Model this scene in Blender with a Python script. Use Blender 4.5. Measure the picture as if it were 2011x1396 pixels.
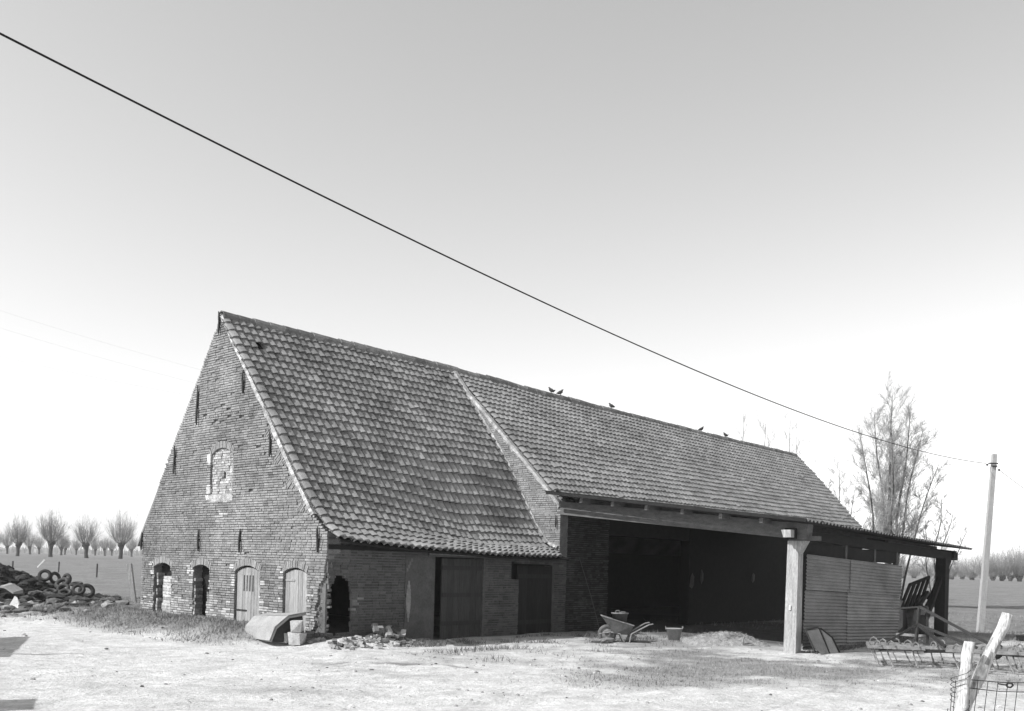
import bpy, math, random
from mathutils import Vector, Matrix, noise

for o in list(bpy.data.objects):
    bpy.data.objects.remove(o, do_unlink=True)
scene = bpy.context.scene
col = scene.collection
R = math.radians
rnd = random.Random(7)

# ------------------------------------------------------------------ camera
# World axes follow the barn: +x along its length, +y from front wall to back, z up.
EYE = Vector((-11.46, -15.61, 1.75))
FWD = Vector((0.7363, 0.6766, 0.0)); RIGHT = Vector((0.6766, -0.7363, 0.0)); UP = Vector((0, 0, 1))
ROLL = R(1.5)
cam = bpy.data.cameras.new("camera")
cam_o = bpy.data.objects.new("camera", cam); col.objects.link(cam_o)
cam.sensor_width = 36.0; cam.sensor_fit = 'HORIZONTAL'
cam.lens = 1850.0 / 2011.0 * 36.0
cam.shift_y = 409.0 / 2011.0
cam.clip_start = 0.1; cam.clip_end = 8000
xc = math.cos(ROLL) * RIGHT + math.sin(ROLL) * UP
yc = -math.sin(ROLL) * RIGHT + math.cos(ROLL) * UP
zc = -FWD
cam_o.matrix_world = Matrix(((xc.x, yc.x, zc.x, EYE.x), (xc.y, yc.y, zc.y, EYE.y), (xc.z, yc.z, zc.z, EYE.z), (0, 0, 0, 1)))
scene.camera = cam_o

# ------------------------------------------------------------------ light
SUN_EL = R(40.5)
SH = Vector((-0.91, 0.42, 0)).normalized()
S = Vector((SH.x * math.cos(SUN_EL), SH.y * math.cos(SUN_EL), math.sin(SUN_EL)))
sun = bpy.data.lights.new("sun", 'SUN'); sun.energy = 5.0; sun.angle = R(0.5); sun.color = (1, 1, 1)
sun_o = bpy.data.objects.new("sun", sun); col.objects.link(sun_o)
sun_o.rotation_euler = S.to_track_quat('Z', 'Y').to_euler()
world = bpy.data.worlds.new("World"); scene.world = world; world.use_nodes = True
wn = world.node_tree; wn.nodes.clear()
sky = wn.nodes.new('ShaderNodeTexSky'); sky.sky_type = 'NISHITA'; sky.sun_disc = False
sky.sun_elevation = SUN_EL; sky.sun_rotation = math.atan2(S.x, S.y)
sky.air_density = 1.0; sky.dust_density = 0.7; sky.ozone_density = 1.0
bw = wn.nodes.new('ShaderNodeVectorMath'); bw.operation = 'DOT_PRODUCT'; bw.inputs[1].default_value = (0.7, 0.9, 1.45); bg = wn.nodes.new('ShaderNodeBackground'); wo = wn.nodes.new('ShaderNodeOutputWorld')
wn.links.new(sky.outputs[0], bw.inputs[0]); wn.links.new(bw.outputs['Value'], bg.inputs[0]); wn.links.new(bg.outputs[0], wo.inputs[0])
bg.inputs[1].default_value = 0.068   # panchromatic film: all three channels add up to one grey
vs = scene.view_settings
vs.view_transform = 'Standard'; vs.look = 'None'; vs.gamma = 1.0; vs.use_curve_mapping = False
vs.exposure = 0.25

# ------------------------------------------------------------------ materials (a black and white place)
MATS = {}
def mat(name, base, rough=0.9, nscale=6.0, nvar=0.25, bump=0.2, bscale=40.0, stretch=(1, 1, 1), spec=0.2, metal=0.0, fine=0.15):
    m = bpy.data.materials.new(name); m.use_nodes = True
    nt = m.node_tree; n = nt.nodes; l = nt.links
    b = n['Principled BSDF']
    b.inputs['Roughness'].default_value = rough; b.inputs['Metallic'].default_value = metal
    b.inputs['Specular IOR Level'].default_value = spec
    geo = n.new('ShaderNodeNewGeometry'); mp = n.new('ShaderNodeMapping'); mp.inputs['Scale'].default_value = stretch
    l.new(geo.outputs['Position'], mp.inputs['Vector'])
    a = n.new('ShaderNodeTexNoise'); a.inputs['Scale'].default_value = nscale; a.inputs['Detail'].default_value = 5; a.inputs['Roughness'].default_value = 0.65
    l.new(mp.outputs[0], a.inputs['Vector'])
    c = n.new('ShaderNodeTexNoise'); c.inputs['Scale'].default_value = bscale; c.inputs['Detail'].default_value = 4
    l.new(mp.outputs[0], c.inputs['Vector'])
    def mrange(src, lo, hi):
        r = n.new('ShaderNodeMapRange'); r.inputs['From Min'].default_value = 0.3; r.inputs['From Max'].default_value = 0.7
        r.inputs['To Min'].default_value = lo; r.inputs['To Max'].default_value = hi; l.new(src, r.inputs['Value']); return r.outputs[0]
    t = n.new('ShaderNodeAttribute'); t.attribute_name = 'tone'
    def mul(x, y):
        k = n.new('ShaderNodeMath'); k.operation = 'MULTIPLY'
        for i, v in enumerate((x, y)):
            if isinstance(v, float): k.inputs[i].default_value = v
            else: l.new(v, k.inputs[i])
        return k.outputs[0]
    v = mul(mul(mrange(a.outputs['Fac'], 1 - nvar, 1 + nvar), mrange(c.outputs['Fac'], 1 - fine, 1 + fine)), mul(t.outputs['Fac'], base))
    l.new(v, b.inputs['Base Color'])
    if bump:
        bp = n.new('ShaderNodeBump'); bp.inputs['Strength'].default_value = bump; bp.inputs['Distance'].default_value = 0.02
        l.new(c.outputs['Fac'], bp.inputs['Height']); l.new(bp.outputs[0], b.inputs['Normal'])
    MATS[name] = m
    return m

mat('brick', 0.215, nscale=2.5, nvar=0.22, bump=0.5, bscale=60, fine=0.3)
mat('mortar', 0.165, nscale=3, nvar=0.35, bump=0.6, bscale=50, fine=0.35)
mat('inner', 0.010, nvar=0.4, bump=0.3)  # near-black base: darkness of the bay interior put into the colour
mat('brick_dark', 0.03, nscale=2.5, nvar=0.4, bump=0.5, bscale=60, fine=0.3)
mat('brick_front', 0.085, nscale=2.5, nvar=0.25, bump=0.5, bscale=60, fine=0.3)  # darker copy of brick: the front wall's shade is in the colour
mat('mortar_front', 0.12, nscale=3, nvar=0.3, bump=0.6, bscale=50)  # darker copy of mortar, for the same shaded wall
mat('lime', 0.42, nscale=9, nvar=0.5, bump=0.8, bscale=30, fine=0.25)
mat('infill', 0.34, nscale=6, nvar=0.35, bump=0.8, bscale=35, fine=0.3)
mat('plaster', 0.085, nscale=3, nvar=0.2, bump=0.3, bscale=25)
mat('streak', 0.22, nscale=8, nvar=0.25, bump=0.2)
mat('tile', 0.195, nscale=0.9, nvar=0.34, bump=0.35, bscale=45, fine=0.25)
mat('tile_grey', 0.205, nscale=0.7, nvar=0.2, bump=0.35, bscale=45, fine=0.25)
mat('ridge', 0.17, nscale=4, nvar=0.35, bump=0.5)
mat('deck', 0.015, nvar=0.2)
mat('iron', 0.02, rough=0.7, nvar=0.3, spec=0.3)
mat('door_pale', 0.26, nscale=5, nvar=0.28, stretch=(1, 6, 0.5), bump=0.3, bscale=30, fine=0.2)
mat('door_dark', 0.048, nscale=5, nvar=0.3, stretch=(6, 1, 0.5), bump=0.3, bscale=30)
mat('timber', 0.085, nscale=5, nvar=0.3, bump=0.3, stretch=(1, 1, 3))
mat('timber_dark', 0.018, nscale=5, nvar=0.3, bump=0.3)
mat('post', 0.33, nscale=5, nvar=0.30, bump=0.6, stretch=(4, 4, 0.35), fine=0.3)
mat('sheet_wall', 0.15, rough=0.6, nscale=1.0, nvar=0.5, bump=0.1, spec=0.4, stretch=(0.6, 1, 1))
mat('sheet_roof', 0.08, rough=0.85, nscale=1.5, nvar=0.3, bump=0.2)
mat('earth_dark', 0.017, nscale=2.0, nvar=0.4, bump=1.0, bscale=12, fine=0.4)
mat('rubber', 0.045, rough=0.8, nscale=8, nvar=0.35, bump=0.2)
mat('zinc', 0.25, rough=0.6, nscale=4, nvar=0.2, bump=0.15, spec=0.4)
mat('zinc_dark', 0.10, rough=0.65, nscale=6, nvar=0.4, bump=0.15, spec=0.35)
mat('steel_worn', 0.20, rough=0.6, nscale=9, nvar=0.4, bump=0.3, spec=0.4)
mat('steel_dark', 0.022, rough=0.6, nscale=9, nvar=0.4, bump=0.3, spec=0.35)
mat('pale_stone', 0.38, nscale=9, nvar=0.25, bump=0.6, fine=0.2)
mat('white_sheet', 0.62, nscale=5, nvar=0.12, bump=0.3)
mat('bark_white', 0.60, nscale=7, nvar=0.45, bump=0.9, bscale=25, stretch=(3, 3, 0.7), fine=0.25)
mat('bark', 0.055, nscale=4, nvar=0.35, bump=0.6)
mat('twig', 0.12, nscale=3, nvar=0.35, bump=0.0)
mat('twig_light', 0.34, nscale=3, nvar=0.35, bump=0.0)
mat('twig_pale', 0.22, nscale=3, nvar=0.35, bump=0.0)
mat('concrete', 0.34, nscale=5, nvar=0.15, bump=0.3, stretch=(2, 2, 0.6))
mat('straw', 0.27, nscale=9, nvar=0.35, bump=1.0, bscale=50, fine=0.35)
mat('grass', 0.20, nscale=0.9, nvar=0.4, bump=0.0)
mat('grass_dark', 0.13, nscale=0.9, nvar=0.4, bump=0.0)
mat('clod', 0.20, nscale=5, nvar=0.4, bump=0.6)
mat('bird', 0.05, nvar=0.3)
mat('wire', 0.012, nvar=0.1)
mat('wall_white', 0.55, nscale=3, nvar=0.15)

# ------------------------------------------------------------------ mesh helpers
class MB:
    def __init__(s): s.v = []; s.f = []; s.t = []
    def add(s, vs_, fs, tone=1.0):
        k = len(s.v); s.v.extend([tuple(p) for p in vs_])
        for f in fs: s.f.append(tuple(i + k for i in f)); s.t.append(tone)
    def hexa(s, p, tone=1.0):      # p: 8 points, bottom ring then top ring
        s.add(p, [(3, 2, 1, 0), (4, 5, 6, 7), (0, 1, 5, 4), (1, 2, 6, 5), (2, 3, 7, 6), (3, 0, 4, 7)], tone)
    def box(s, x0, x1, y0, y1, z0, z1, tone=1.0):
        s.hexa([(x0, y0, z0), (x1, y0, z0), (x1, y1, z0), (x0, y1, z0), (x0, y0, z1), (x1, y0, z1), (x1, y1, z1), (x0, y1, z1)], tone)
    def obox(s, c, ax, ay, az, hx, hy, hz, tone=1.0):
        c = Vector(c); ax = Vector(ax).normalized() * hx; ay = Vector(ay).normalized() * hy; az = Vector(az).normalized() * hz
        s.hexa([c - ax - ay - az, c + ax - ay - az, c + ax + ay - az, c - ax + ay - az, c - ax - ay + az, c + ax - ay + az, c + ax + ay + az, c - ax + ay + az], tone)
    def beam(s, a, b, w, h, tone=1.0, up=(0, 0, 1)):
        a = Vector(a); b = Vector(b); d = (b - a); up = Vector(up)
        sd = d.cross(up)
        if sd.length < 1e-6: sd = d.cross(Vector((1, 0, 0)))
        sd.normalize(); u2 = sd.cross(d).normalized()
        s.obox((a + b) / 2, d, sd, u2, d.length / 2, w / 2, h / 2, tone)
    def tube(s, pts, rad, n=6, tone=1.0, cap=True):
        pts = [Vector(p) for p in pts]
        if not isinstance(rad, (list, tuple)): rad = [rad] * len(pts)
        k = len(s.v); up = None
        for i, p in enumerate(pts):
            d = (pts[min(i + 1, len(pts) - 1)] - pts[max(i - 1, 0)])
            if d.length < 1e-9: d = Vector((0, 0, 1))
            d.normalize()
            if up is None: up = Vector((0, 0, 1)) if abs(d.z) < 0.9 else Vector((1, 0, 0))
            a = d.cross(up)
            if a.length < 1e-6: a = d.cross(Vector((0, 1, 0)))
            a.normalize(); b = a.cross(d).normalized(); up = b
            for j in range(n):
                t = 2 * math.pi * j / n
                q = p + (a * math.cos(t) + b * math.sin(t)) * rad[i]; s.v.append((q.x, q.y, q.z))
        for i in range(len(pts) - 1):
            for j in range(n):
                j2 = (j + 1) % n
                s.f.append((k + i * n + j, k + i * n + j2, k + (i + 1) * n + j2, k + (i + 1) * n + j)); s.t.append(tone)
        if cap and n > 2:
            s.f.append(tuple(k + j for j in range(n - 1, -1, -1))); s.t.append(tone)
            e = k + (len(pts) - 1) * n
            s.f.append(tuple(e + j for j in range(n))); s.t.append(tone)
    def lathe(s, c, prof, n=16, axis=(0, 0, 1), tone=1.0):
        c = Vector(c); az = Vector(axis).normalized()
        ax = az.cross(Vector((0, 0, 1)) if abs(az.z) < 0.9 else Vector((1, 0, 0))).normalized(); ay = az.cross(ax)
        k = len(s.v)
        for r, h in prof:
            for j in range(n):
                t = 2 * math.pi * j / n; q = c + az * h + (ax * math.cos(t) + ay * math.sin(t)) * r; s.v.append((q.x, q.y, q.z))
        for i in range(len(prof) - 1):
            for j in range(n):
                j2 = (j + 1) % n
                s.f.append((k + i * n + j, k + i * n + j2, k + (i + 1) * n + j2, k + (i + 1) * n + j)); s.t.append(tone)
    def lump(s, c, r, rg, sq=(1, 1, 1), tone=1.0):
        ph = [(0, 0, 1), (0.9, 0, .45), (.28, .85, .45), (-.72, .53, .45), (-.72, -.53, .45), (.28, -.85, .45), (.72, .53, -.45), (-.28, .85, -.45), (-.9, 0, -.45), (-.28, -.85, -.45), (.72, -.53, -.45), (0, 0, -1)]
        fs = [(0, 1, 2), (0, 2, 3), (0, 3, 4), (0, 4, 5), (0, 5, 1), (1, 6, 2), (2, 7, 3), (3, 8, 4), (4, 9, 5), (5, 10, 1), (6, 7, 2), (7, 8, 3), (8, 9, 4), (9, 10, 5), (10, 6, 1), (11, 7, 6), (11, 8, 7), (11, 9, 8), (11, 10, 9), (11, 6, 10)]
        rot = Matrix.Rotation(rg.uniform(0, 6.28), 3, 'Z')
        vs_ = []
        for p in ph:
            q = rot @ Vector(p) * r * rg.uniform(0.7, 1.25); vs_.append((c[0] + q.x * sq[0], c[1] + q.y * sq[1], c[2] + q.z * sq[2]))
        s.add(vs_, fs, tone)
    def mesh(s, name, m, smooth=False):
        me = bpy.data.meshes.new(name); me.from_pydata(s.v, [], s.f); me.update()
        a = me.attributes.new('tone', 'FLOAT', 'FACE'); a.data.foreach_set('value', s.t)
        me.materials.append(MATS[m])
        if smooth: me.polygons.foreach_set('use_smooth', [True] * len(me.polygons))
        return me
    def build(s, name, m, parent=None, smooth=False, kind=None, label=None, cat=None, group=None):
        return link(name, s.mesh(name, m, smooth), parent, kind, label, cat, group)

def link(name, data, parent=None, kind=None, label=None, cat=None, group=None):
    o = bpy.data.objects.new(name, data); col.objects.link(o)
    if parent: o.parent = parent
    tag(o, label, cat, group, kind)
    return o
def tag(o, label=None, cat=None, group=None, kind=None):
    for k, v in (('label', label), ('category', cat), ('group', group), ('kind', kind)):
        if v: o[k] = v
    return o
def thing(name, label, cat, group=None):
    return link(name, None, None, None, label, cat, group)
def lerp(a, b, t): return a + (b - a) * t
def smooth01(e0, e1, x):
    t = max(0.0, min(1.0, (x - e0) / (e1 - e0))); return t * t * (3 - 2 * t)
def nz(x, y, z=0.0): return noise.noise(Vector((x, y, z)))
def interp(pts, x):
    if x <= pts[0][0]: return pts[0][1]
    for (a, b), (c, d) in zip(pts, pts[1:]):
        if x <= c: return b + (d - b) * (x - a) / (c - a)
    return pts[-1][1]

# ------------------------------------------------------------------ ground
def camdc(x, y):
    dx, dy = x - EYE.x, y - EYE.y
    return dx * FWD.x + dy * FWD.y, dx * RIGHT.x + dy * RIGHT.y
def gz(x, y):
    d, c = camdc(x, y)
    z = 0.03 * nz(x * 0.5, y * 0.5) + 0.018 * nz(x * 2.3, y * 2.3, 4) - 0.26 * math.exp(-((x - 25) / 3.5) ** 2 - ((y + 5) / 5.0) ** 2)
    # wheel ruts of the track across the yard
    for dd_, cc in ((11.9, .0), (13.35, 2.0), (16.9, 5.0)):
        w_ = (d - dd_ - .35 * math.sin(c * .22 + cc) - .12 * nz(c * .5, dd_)) / .17
        if abs(w_) < 3: z -= .035 * math.exp(-w_ * w_) * (.6 + .6 * nz(c * .8, dd_ * 3))
    # bank of earth against the gable
    z += (0.30 + 0.05 * nz(x * 1.1, y * 1.1, 9)) * smooth01(-2.0, -0.5, x) * smooth01(0.5, 1.7, y) * (1 - smooth01(9.0, 12.0, y)) * (1 - smooth01(3.0, 6.0, x))
    # lumpy spoil left of the barn
    k = smooth01(8.0, 9.5, y) * (1 - smooth01(14.5, 16.0, y)) * (1 - smooth01(2.0, 5.0, x)) * smooth01(-9.0, -6.0, x)
    z += k * (0.10 + 0.16 * abs(nz(x * 1.3, y * 1.6, 2)) + 0.06 * nz(x * 4, y * 4, 3))
    # rubble rise at the broken corner
    z += 0.16 * math.exp(-(((x - 0.5) / 1.1) ** 2 + ((y + 0.25) / 0.55) ** 2))
    r = math.hypot(x - EYE.x, y - EYE.y)
    z += smooth01(45, 150, r) * 0.95
    if r > 25: z += smooth01(25, 60, r) * 0.08 * nz(x * 0.12, y * 0.12, 5)
    return z
def axis(lo, hi, step, far):
    a = []; v = lo
    while v <= hi + 1e-6: a.append(v); v += step
    s_ = step; up_ = []; v = hi
    while v < far: s_ *= 1.22; v += s_; up_.append(v)
    s_ = step; dn = []; v = lo
    while v > -far: s_ *= 1.22; v -= s_; dn.append(v)
    return dn[::-1] + a + up_
gx = axis(-13, 17, 0.15, 1300); gy = axis(-15, 17, 0.15, 1300)
verts = []; grassv = []; darkv = []
for y in gy:
    for x in gx:
        verts.append((x, y, gz(x, y)))
        d, c = camdc(x, y)
        n1 = nz(x * 0.35, y * 0.35, 11); n2 = nz(x * 1.3, y * 1.3, 12); n3 = nz(x * 3.1, y * 3.1, 13)
        nn = 0.5 * n1 + 0.35 * n2 + 0.25 * n3
        g = 0.0
        g = max(g, smooth01(13.2, 14.6, d + 1.2 * nn) * smooth01(0.2, 3.0, c + 1.5 * nn) * (1 - 0.45 * smooth01(18.5, 20, d)) * smooth01(-0.15, 0.35, nn + 0.18))
        g = max(g, smooth01(-2.3, -1.0, x + 0.8 * nn) * smooth01(0.5, 1.6, y + 0.4 * nn) * (1 - smooth01(3, 4, x)))
        g = max(g, smooth01(11.0, 14.5, y + 1.5 * nn) if x < 12 else 0)
        g = max(g, smooth01(15.0, 18.5, x + 1.5 * nn + 0.3 * (y + 6)))
        g = max(g, smooth01(30, 45, d))
        g = max(g, 0.55 * smooth01(0.12, 0.45, nn) * smooth01(12, 15, d))
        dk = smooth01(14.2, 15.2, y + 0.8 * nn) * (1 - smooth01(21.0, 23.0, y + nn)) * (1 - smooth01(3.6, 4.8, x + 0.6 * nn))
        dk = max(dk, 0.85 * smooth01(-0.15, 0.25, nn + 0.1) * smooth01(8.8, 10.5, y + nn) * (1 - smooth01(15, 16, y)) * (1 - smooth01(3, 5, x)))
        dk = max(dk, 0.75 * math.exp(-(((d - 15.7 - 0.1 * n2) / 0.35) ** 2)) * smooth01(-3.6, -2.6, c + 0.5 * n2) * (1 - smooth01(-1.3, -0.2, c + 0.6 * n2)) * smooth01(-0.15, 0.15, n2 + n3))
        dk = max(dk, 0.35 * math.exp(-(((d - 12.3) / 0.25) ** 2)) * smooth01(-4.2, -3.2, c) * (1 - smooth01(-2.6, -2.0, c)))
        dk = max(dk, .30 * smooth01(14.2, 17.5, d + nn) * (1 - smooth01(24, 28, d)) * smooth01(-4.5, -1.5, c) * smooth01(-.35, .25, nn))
        if x > 8.9 and -6.3 < y < 7.8: dk = max(dk, .85 * smooth01(8.9, 9.8, x + .5 * nn) * (1 - smooth01(17.5, 18.5, x)))  # mucky dirt floor, painted darker still to blacken the interior
        g = g * (1 - .35 * smooth01(20, 18, d))
        grassv.append(g); darkv.append(dk)
W_ = len(gx); faces = []
for j in range(len(gy) - 1):
    for i in range(W_ - 1):
        k = j * W_ + i; faces.append((k, k + 1, k + 1 + W_, k + W_))
me = bpy.data.meshes.new('ground'); me.from_pydata(verts, [], faces); me.update()
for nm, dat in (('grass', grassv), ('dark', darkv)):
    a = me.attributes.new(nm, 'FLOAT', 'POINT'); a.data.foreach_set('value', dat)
me.polygons.foreach_set('use_smooth', [True] * len(me.polygons))
gm = bpy.data.materials.new('ground'); gm.use_nodes = True; nt = gm.node_tree; n_ = nt.nodes; l_ = nt.links
b = n_['Principled BSDF']; b.inputs['Roughness'].default_value = 0.95; b.inputs['Specular IOR Level'].default_value = 0.1
geo = n_.new('ShaderNodeNewGeometry')
def gnoise(scale, detail=6, rough=0.65, stretch=None):
    t = n_.new('ShaderNodeTexNoise'); t.inputs['Scale'].default_value = scale; t.inputs['Detail'].default_value = detail; t.inputs['Roughness'].default_value = rough
    l_.new(geo.outputs['Position'], t.inputs['Vector']); return t.outputs['Fac']
def gmap(src, a0, a1, b0, b1):
    r = n_.new('ShaderNodeMapRange'); r.inputs['From Min'].default_value = a0; r.inputs['From Max'].default_value = a1
    r.inputs['To Min'].default_value = b0; r.inputs['To Max'].default_value = b1; l_.new(src, r.inputs['Value']); return r.outputs[0]
def gmix(f, a_, b_):
    m_ = n_.new('ShaderNodeMix'); m_.data_type = 'FLOAT'
    l_.new(f, m_.inputs[0])
    for i, v in ((2, a_), (3, b_)):
        if isinstance(v, float): m_.inputs[i].default_value = v
        else: l_.new(v, m_.inputs[i])
    return m_.outputs[0]
def gmul(a_, b_):
    k = n_.new('ShaderNodeMath'); k.operation = 'MULTIPLY'; l_.new(a_, k.inputs[0]); l_.new(b_, k.inputs[1]); return k.outputs[0]
ag = n_.new('ShaderNodeAttribute'); ag.attribute_name = 'grass'
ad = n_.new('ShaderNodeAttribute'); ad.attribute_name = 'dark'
dirt = gmul(gmap(gnoise(0.8), 0.3, 0.7, 0.47, 0.65), gmul(gmap(gnoise(3.5), 0.3, 0.7, 0.74, 1.2), gmap(gnoise(20, 5, .8), 0.3, 0.72, 0.66, 1.25)))
grs = gmul(gmap(gnoise(0.5), 0.3, 0.7, 0.135, 0.215), gmul(gmap(gnoise(5), 0.3, 0.7, 0.65, 1.25), gmap(gnoise(30, 3), 0.3, 0.7, 0.75, 1.25)))
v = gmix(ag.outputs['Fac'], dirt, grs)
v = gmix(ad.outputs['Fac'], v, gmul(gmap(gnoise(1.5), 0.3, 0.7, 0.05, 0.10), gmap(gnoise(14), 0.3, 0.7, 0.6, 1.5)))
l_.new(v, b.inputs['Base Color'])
bp = n_.new('ShaderNodeBump'); bp.inputs['Strength'].default_value = 0.8; bp.inputs['Distance'].default_value = 0.06
l_.new(gnoise(14, 8, 0.7), bp.inputs['Height']); l_.new(bp.outputs[0], b.inputs['Normal'])
me.materials.append(gm)
link('ground', me, None, 'structure')

# ------------------------------------------------------------------ barn profiles
ROOF1 = [(-0.38, 2.07), (0.0, 2.30), (0.51, 2.76), (1.27, 3.66), (2.29, 4.96), (3.27, 6.13), (4.30, 7.30)]   # (y, z) front slope, first half
LEFTV = [(2.25, 7.92), (4.16, 6.68), (6.03, 5.28), (7.34, 4.33)]                                         # (z, y) far verge of the gable
RIGHTV = [(2.30, 0.02), (2.66, 0.50), (3.58, 1.28), (4.91, 2.30), (6.08, 3.27), (7.34, 4.28)]             # (z, y) near verge
XW = 7.33                                                                                              # wall between the halves
RIDGE_Y, RIDGE_Z = 4.30, 7.30
ROOF1B = [(-0.38, 1.93), (0.0, 2.04), (0.35, 2.16), (0.81, 2.66), (1.31, 3.44), (1.83, 4.28), (2.41, 5.04), (3.84, 6.80), (4.30, 7.30)]   # the same at the dividing wall
def roof2(x, t):      # t 0 eave .. 1 ridge
    k = (x - XW) / (28.3 - XW)
    ey, ez = -0.12, lerp(3.18, 3.30, k)
    ry, rz = lerp(4.30, 3.71, k), lerp(7.28, 6.87, k) - 0.05 * math.sin(math.pi * min(1, k)) + 0.03 * nz(x * 0.5, 3)
    sag = 0.05 * math.sin(math.pi * t)
    return Vector((x, lerp(ey, ry, t), lerp(ez, rz, t) + sag))
def prof1(y): return interp(ROOF1, y)
def prof1b(y): return interp(ROOF1B, y)
def prof2(y): return lerp(3.18, 7.28, (y + 0.12) / 4.42) + 0.05 * math.sin(math.pi * max(0, min(1, (y + 0.12) / 4.42)))

barn = thing('brick_barn', 'long old brick barn with steep pantiled roof and tall pointed gable', 'barn')

# ------------------------------------------------------------------ brickwork
def brickwork(part, Pf, u0, u1, z0, z1, solid, depth0, tonef, bm_, mm_, n_ind, pitch=0.056, rec=0.016, bl=0.185, seed=1, skip=None, dep=None):
    rg = random.Random(seed); mo = MB(); bk = MB(); items = []; rec0 = rec
    step = 0.02; nc = int((z1 - z0) / pitch)
    for c in range(nc):
        za = z0 + c * pitch; zm = za + pitch / 2
        ints = []; u = u0; cur = None
        while u <= u1 + step:
            ok = u <= u1 and solid(u, zm)
            if ok and cur is None: cur = u
            if not ok and cur is not None:
                if u - cur > 0.03: ints.append((cur, u))
                cur = None
            u += step
        for a, e in ints:
            depth = dep(a, e, zm) if dep else depth0
            rec = rec0 * rg.choice((.5, .8, 1.0, 1.2, 1.9))
            mo.hexa([Pf(a, za, -rec), Pf(e, za, -rec), Pf(e, za, -depth), Pf(a, za, -depth), Pf(a, za + pitch, -rec), Pf(e, za + pitch, -rec), Pf(e, za + pitch, -depth), Pf(a, za + pitch, -depth)])
            head = c % 2
            L = bl / 2 if head and rg.random() < 0.3 else bl
            u = a - (0.0 if c % 4 < 2 else 0.25 * bl)
            while u < e - 0.03:
                ln = L * rg.uniform(0.93, 1.05)
                s_, t_ = max(u, a), min(u + ln - 0.005, e)
                u += ln
                if t_ - s_ < 0.03: continue
                um = (s_ + t_) / 2
                if skip and skip(um, zm): continue
                tone = tonef(um, zm, rg)
                if tone is None: continue
                d = rg.uniform(-0.005, 0.005) + (0.006 if rg.random() < 0.06 else 0)
                items.append((s_, t_, za + 0.006 + rg.uniform(-.003, .003), za + pitch - 0.005 + rg.uniform(-.0025, .0025), d, tone, ln))
    def dist(it): return (Vector(Pf((it[0] + it[1]) / 2, it[2], 0)) - EYE).length
    ind = set()
    if n_ind:
        order = sorted((i for i in range(len(items)) if items[i][1] - items[i][0] > 0.15), key=lambda i: dist(items[i]))
        ind = set(order[:n_ind])
        U = Vector(Pf(1, 0, 0)) - Vector(Pf(0, 0, 0)); N = Vector(Pf(0, 0, 1)) - Vector(Pf(0, 0, 0))
        M0 = Matrix((U, Vector((0, 0, 1)), N)).transposed().to_4x4()
        var = []
        for q in range(14):
            m_ = MB(); h = bl / 2 - 0.006
            m_.hexa([(-h, -.0235, -.08), (h, -.0235, -.08), (h, .0235, -.08), (-h, .0235, -.08), (-h + rg.uniform(0, .006), -.0235 + rg.uniform(0, .004), 0), (h - rg.uniform(0, .006), -.0235, rg.uniform(-.004, .004)), (h - rg.uniform(0, .006), .0235, 0), (-h, .0235 - rg.uniform(0, .004), 0)], 0.72 + 0.045 * q)
            var.append(m_.mesh('brick', bm_))
    for i, (a, e, zb, zt, d, tone, ln) in enumerate(items):
        if i in ind:
            q = max(0, min(13, int((tone - 0.72) / 0.045 + 0.5)))
            o = link('brick', var[q], part)
            o.matrix_world = Matrix.Translation(Vector(Pf((a + e) / 2, (zb + zt) / 2, d))) @ M0
        else:
            j = [rg.uniform(0, .005) for _ in range(4)]
            p = [Pf(a, zb, -.08), Pf(e, zb, -.08), Pf(e, zt, -.08), Pf(a, zt, -.08), Pf(a + j[0], zb + j[1], d), Pf(e - j[2], zb + j[3], d), Pf(e - j[1], zt - j[0], d), Pf(a + j[3], zt - j[2], d)]
            bk.add(p, [(4, 5, 6, 7), (0, 1, 5, 4), (1, 2, 6, 5), (2, 3, 7, 6), (3, 0, 4, 7)], tone)
    mo.build('mortar', mm_, part)
    return bk

def patch_noise(u, z, s=0): return nz(u * 1.1, z * 1.3, s) * 0.6 + nz(u * 3.1, z * 3.4, s + 5) * 0.4

# ---- gable wall (faces -x) -----------------------------------------------------------------
gable = link('gable_wall', None, barn)
gable['label'] = 'sunlit pointed gable wall with iron anchors and four low openings'
def PG(u, z, d): return (-d, u, z)
# openings: y0, y1, spring, rise
OPEN = [(6.36, 7.25, 1.46, 0.10), (4.54, 5.34, 1.46, 0.09), (2.43, 3.43, 1.44, 0.13), (0.68, 1.51, 1.46, 0.10)]
WIN = (3.66, 4.60, 4.12, 0.15)
def arch(o, u): c = (o[0] + o[1]) / 2; h = (o[1] - o[0]) / 2; return o[2] + o[3] * (1 - ((u - c) / h) ** 2)
def gable_edge(z):
    r = interp(RIGHTV, z) if z > 2.30 else 0.0
    if z < 1.75: r = 0.02 + 0.26 * smooth01(1.75, 0.9, z) + 0.12 * smooth01(0.9, 0.1, z) + 0.13 * nz(z * 6, 2.2) + .06 * nz(z * 17, 5.2)
    l = interp(LEFTV, z) if z > 2.25 else 7.92
    l += 0.03 * nz(z * 4, 8.8)
    return max(0, r), l
def in_open(u, z):
    for i, o in enumerate(OPEN):
        e0, e1 = o[0], o[1]
        if i == 1: e0 += 0.10 * smooth01(1.2, 0.7, z) + 0.05 * nz(z * 6, 1); e1 -= 0.05 + 0.06 * nz(z * 7, 3)
        if i == 0: e0 += 0.05 * nz(z * 6, 7); e1 += 0.05 * nz(z * 6, 9)
        if e0 < u < e1 and z < arch(o, u): return True
    return False
def solid_g(u, z):
    r, l = gable_edge(z)
    if not (r <= u <= l): return False
    if in_open(u, z): return False
    if WIN[0] < u < WIN[1] and 3.20 < z < arch(WIN, u): return False
    return True
TUMBLE = [(2.62, 3.10, 0.50), (3.14, 3.62, 0.55), (3.66, 4.18, 0.62), (4.25, 4.72, 0.5)]
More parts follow.
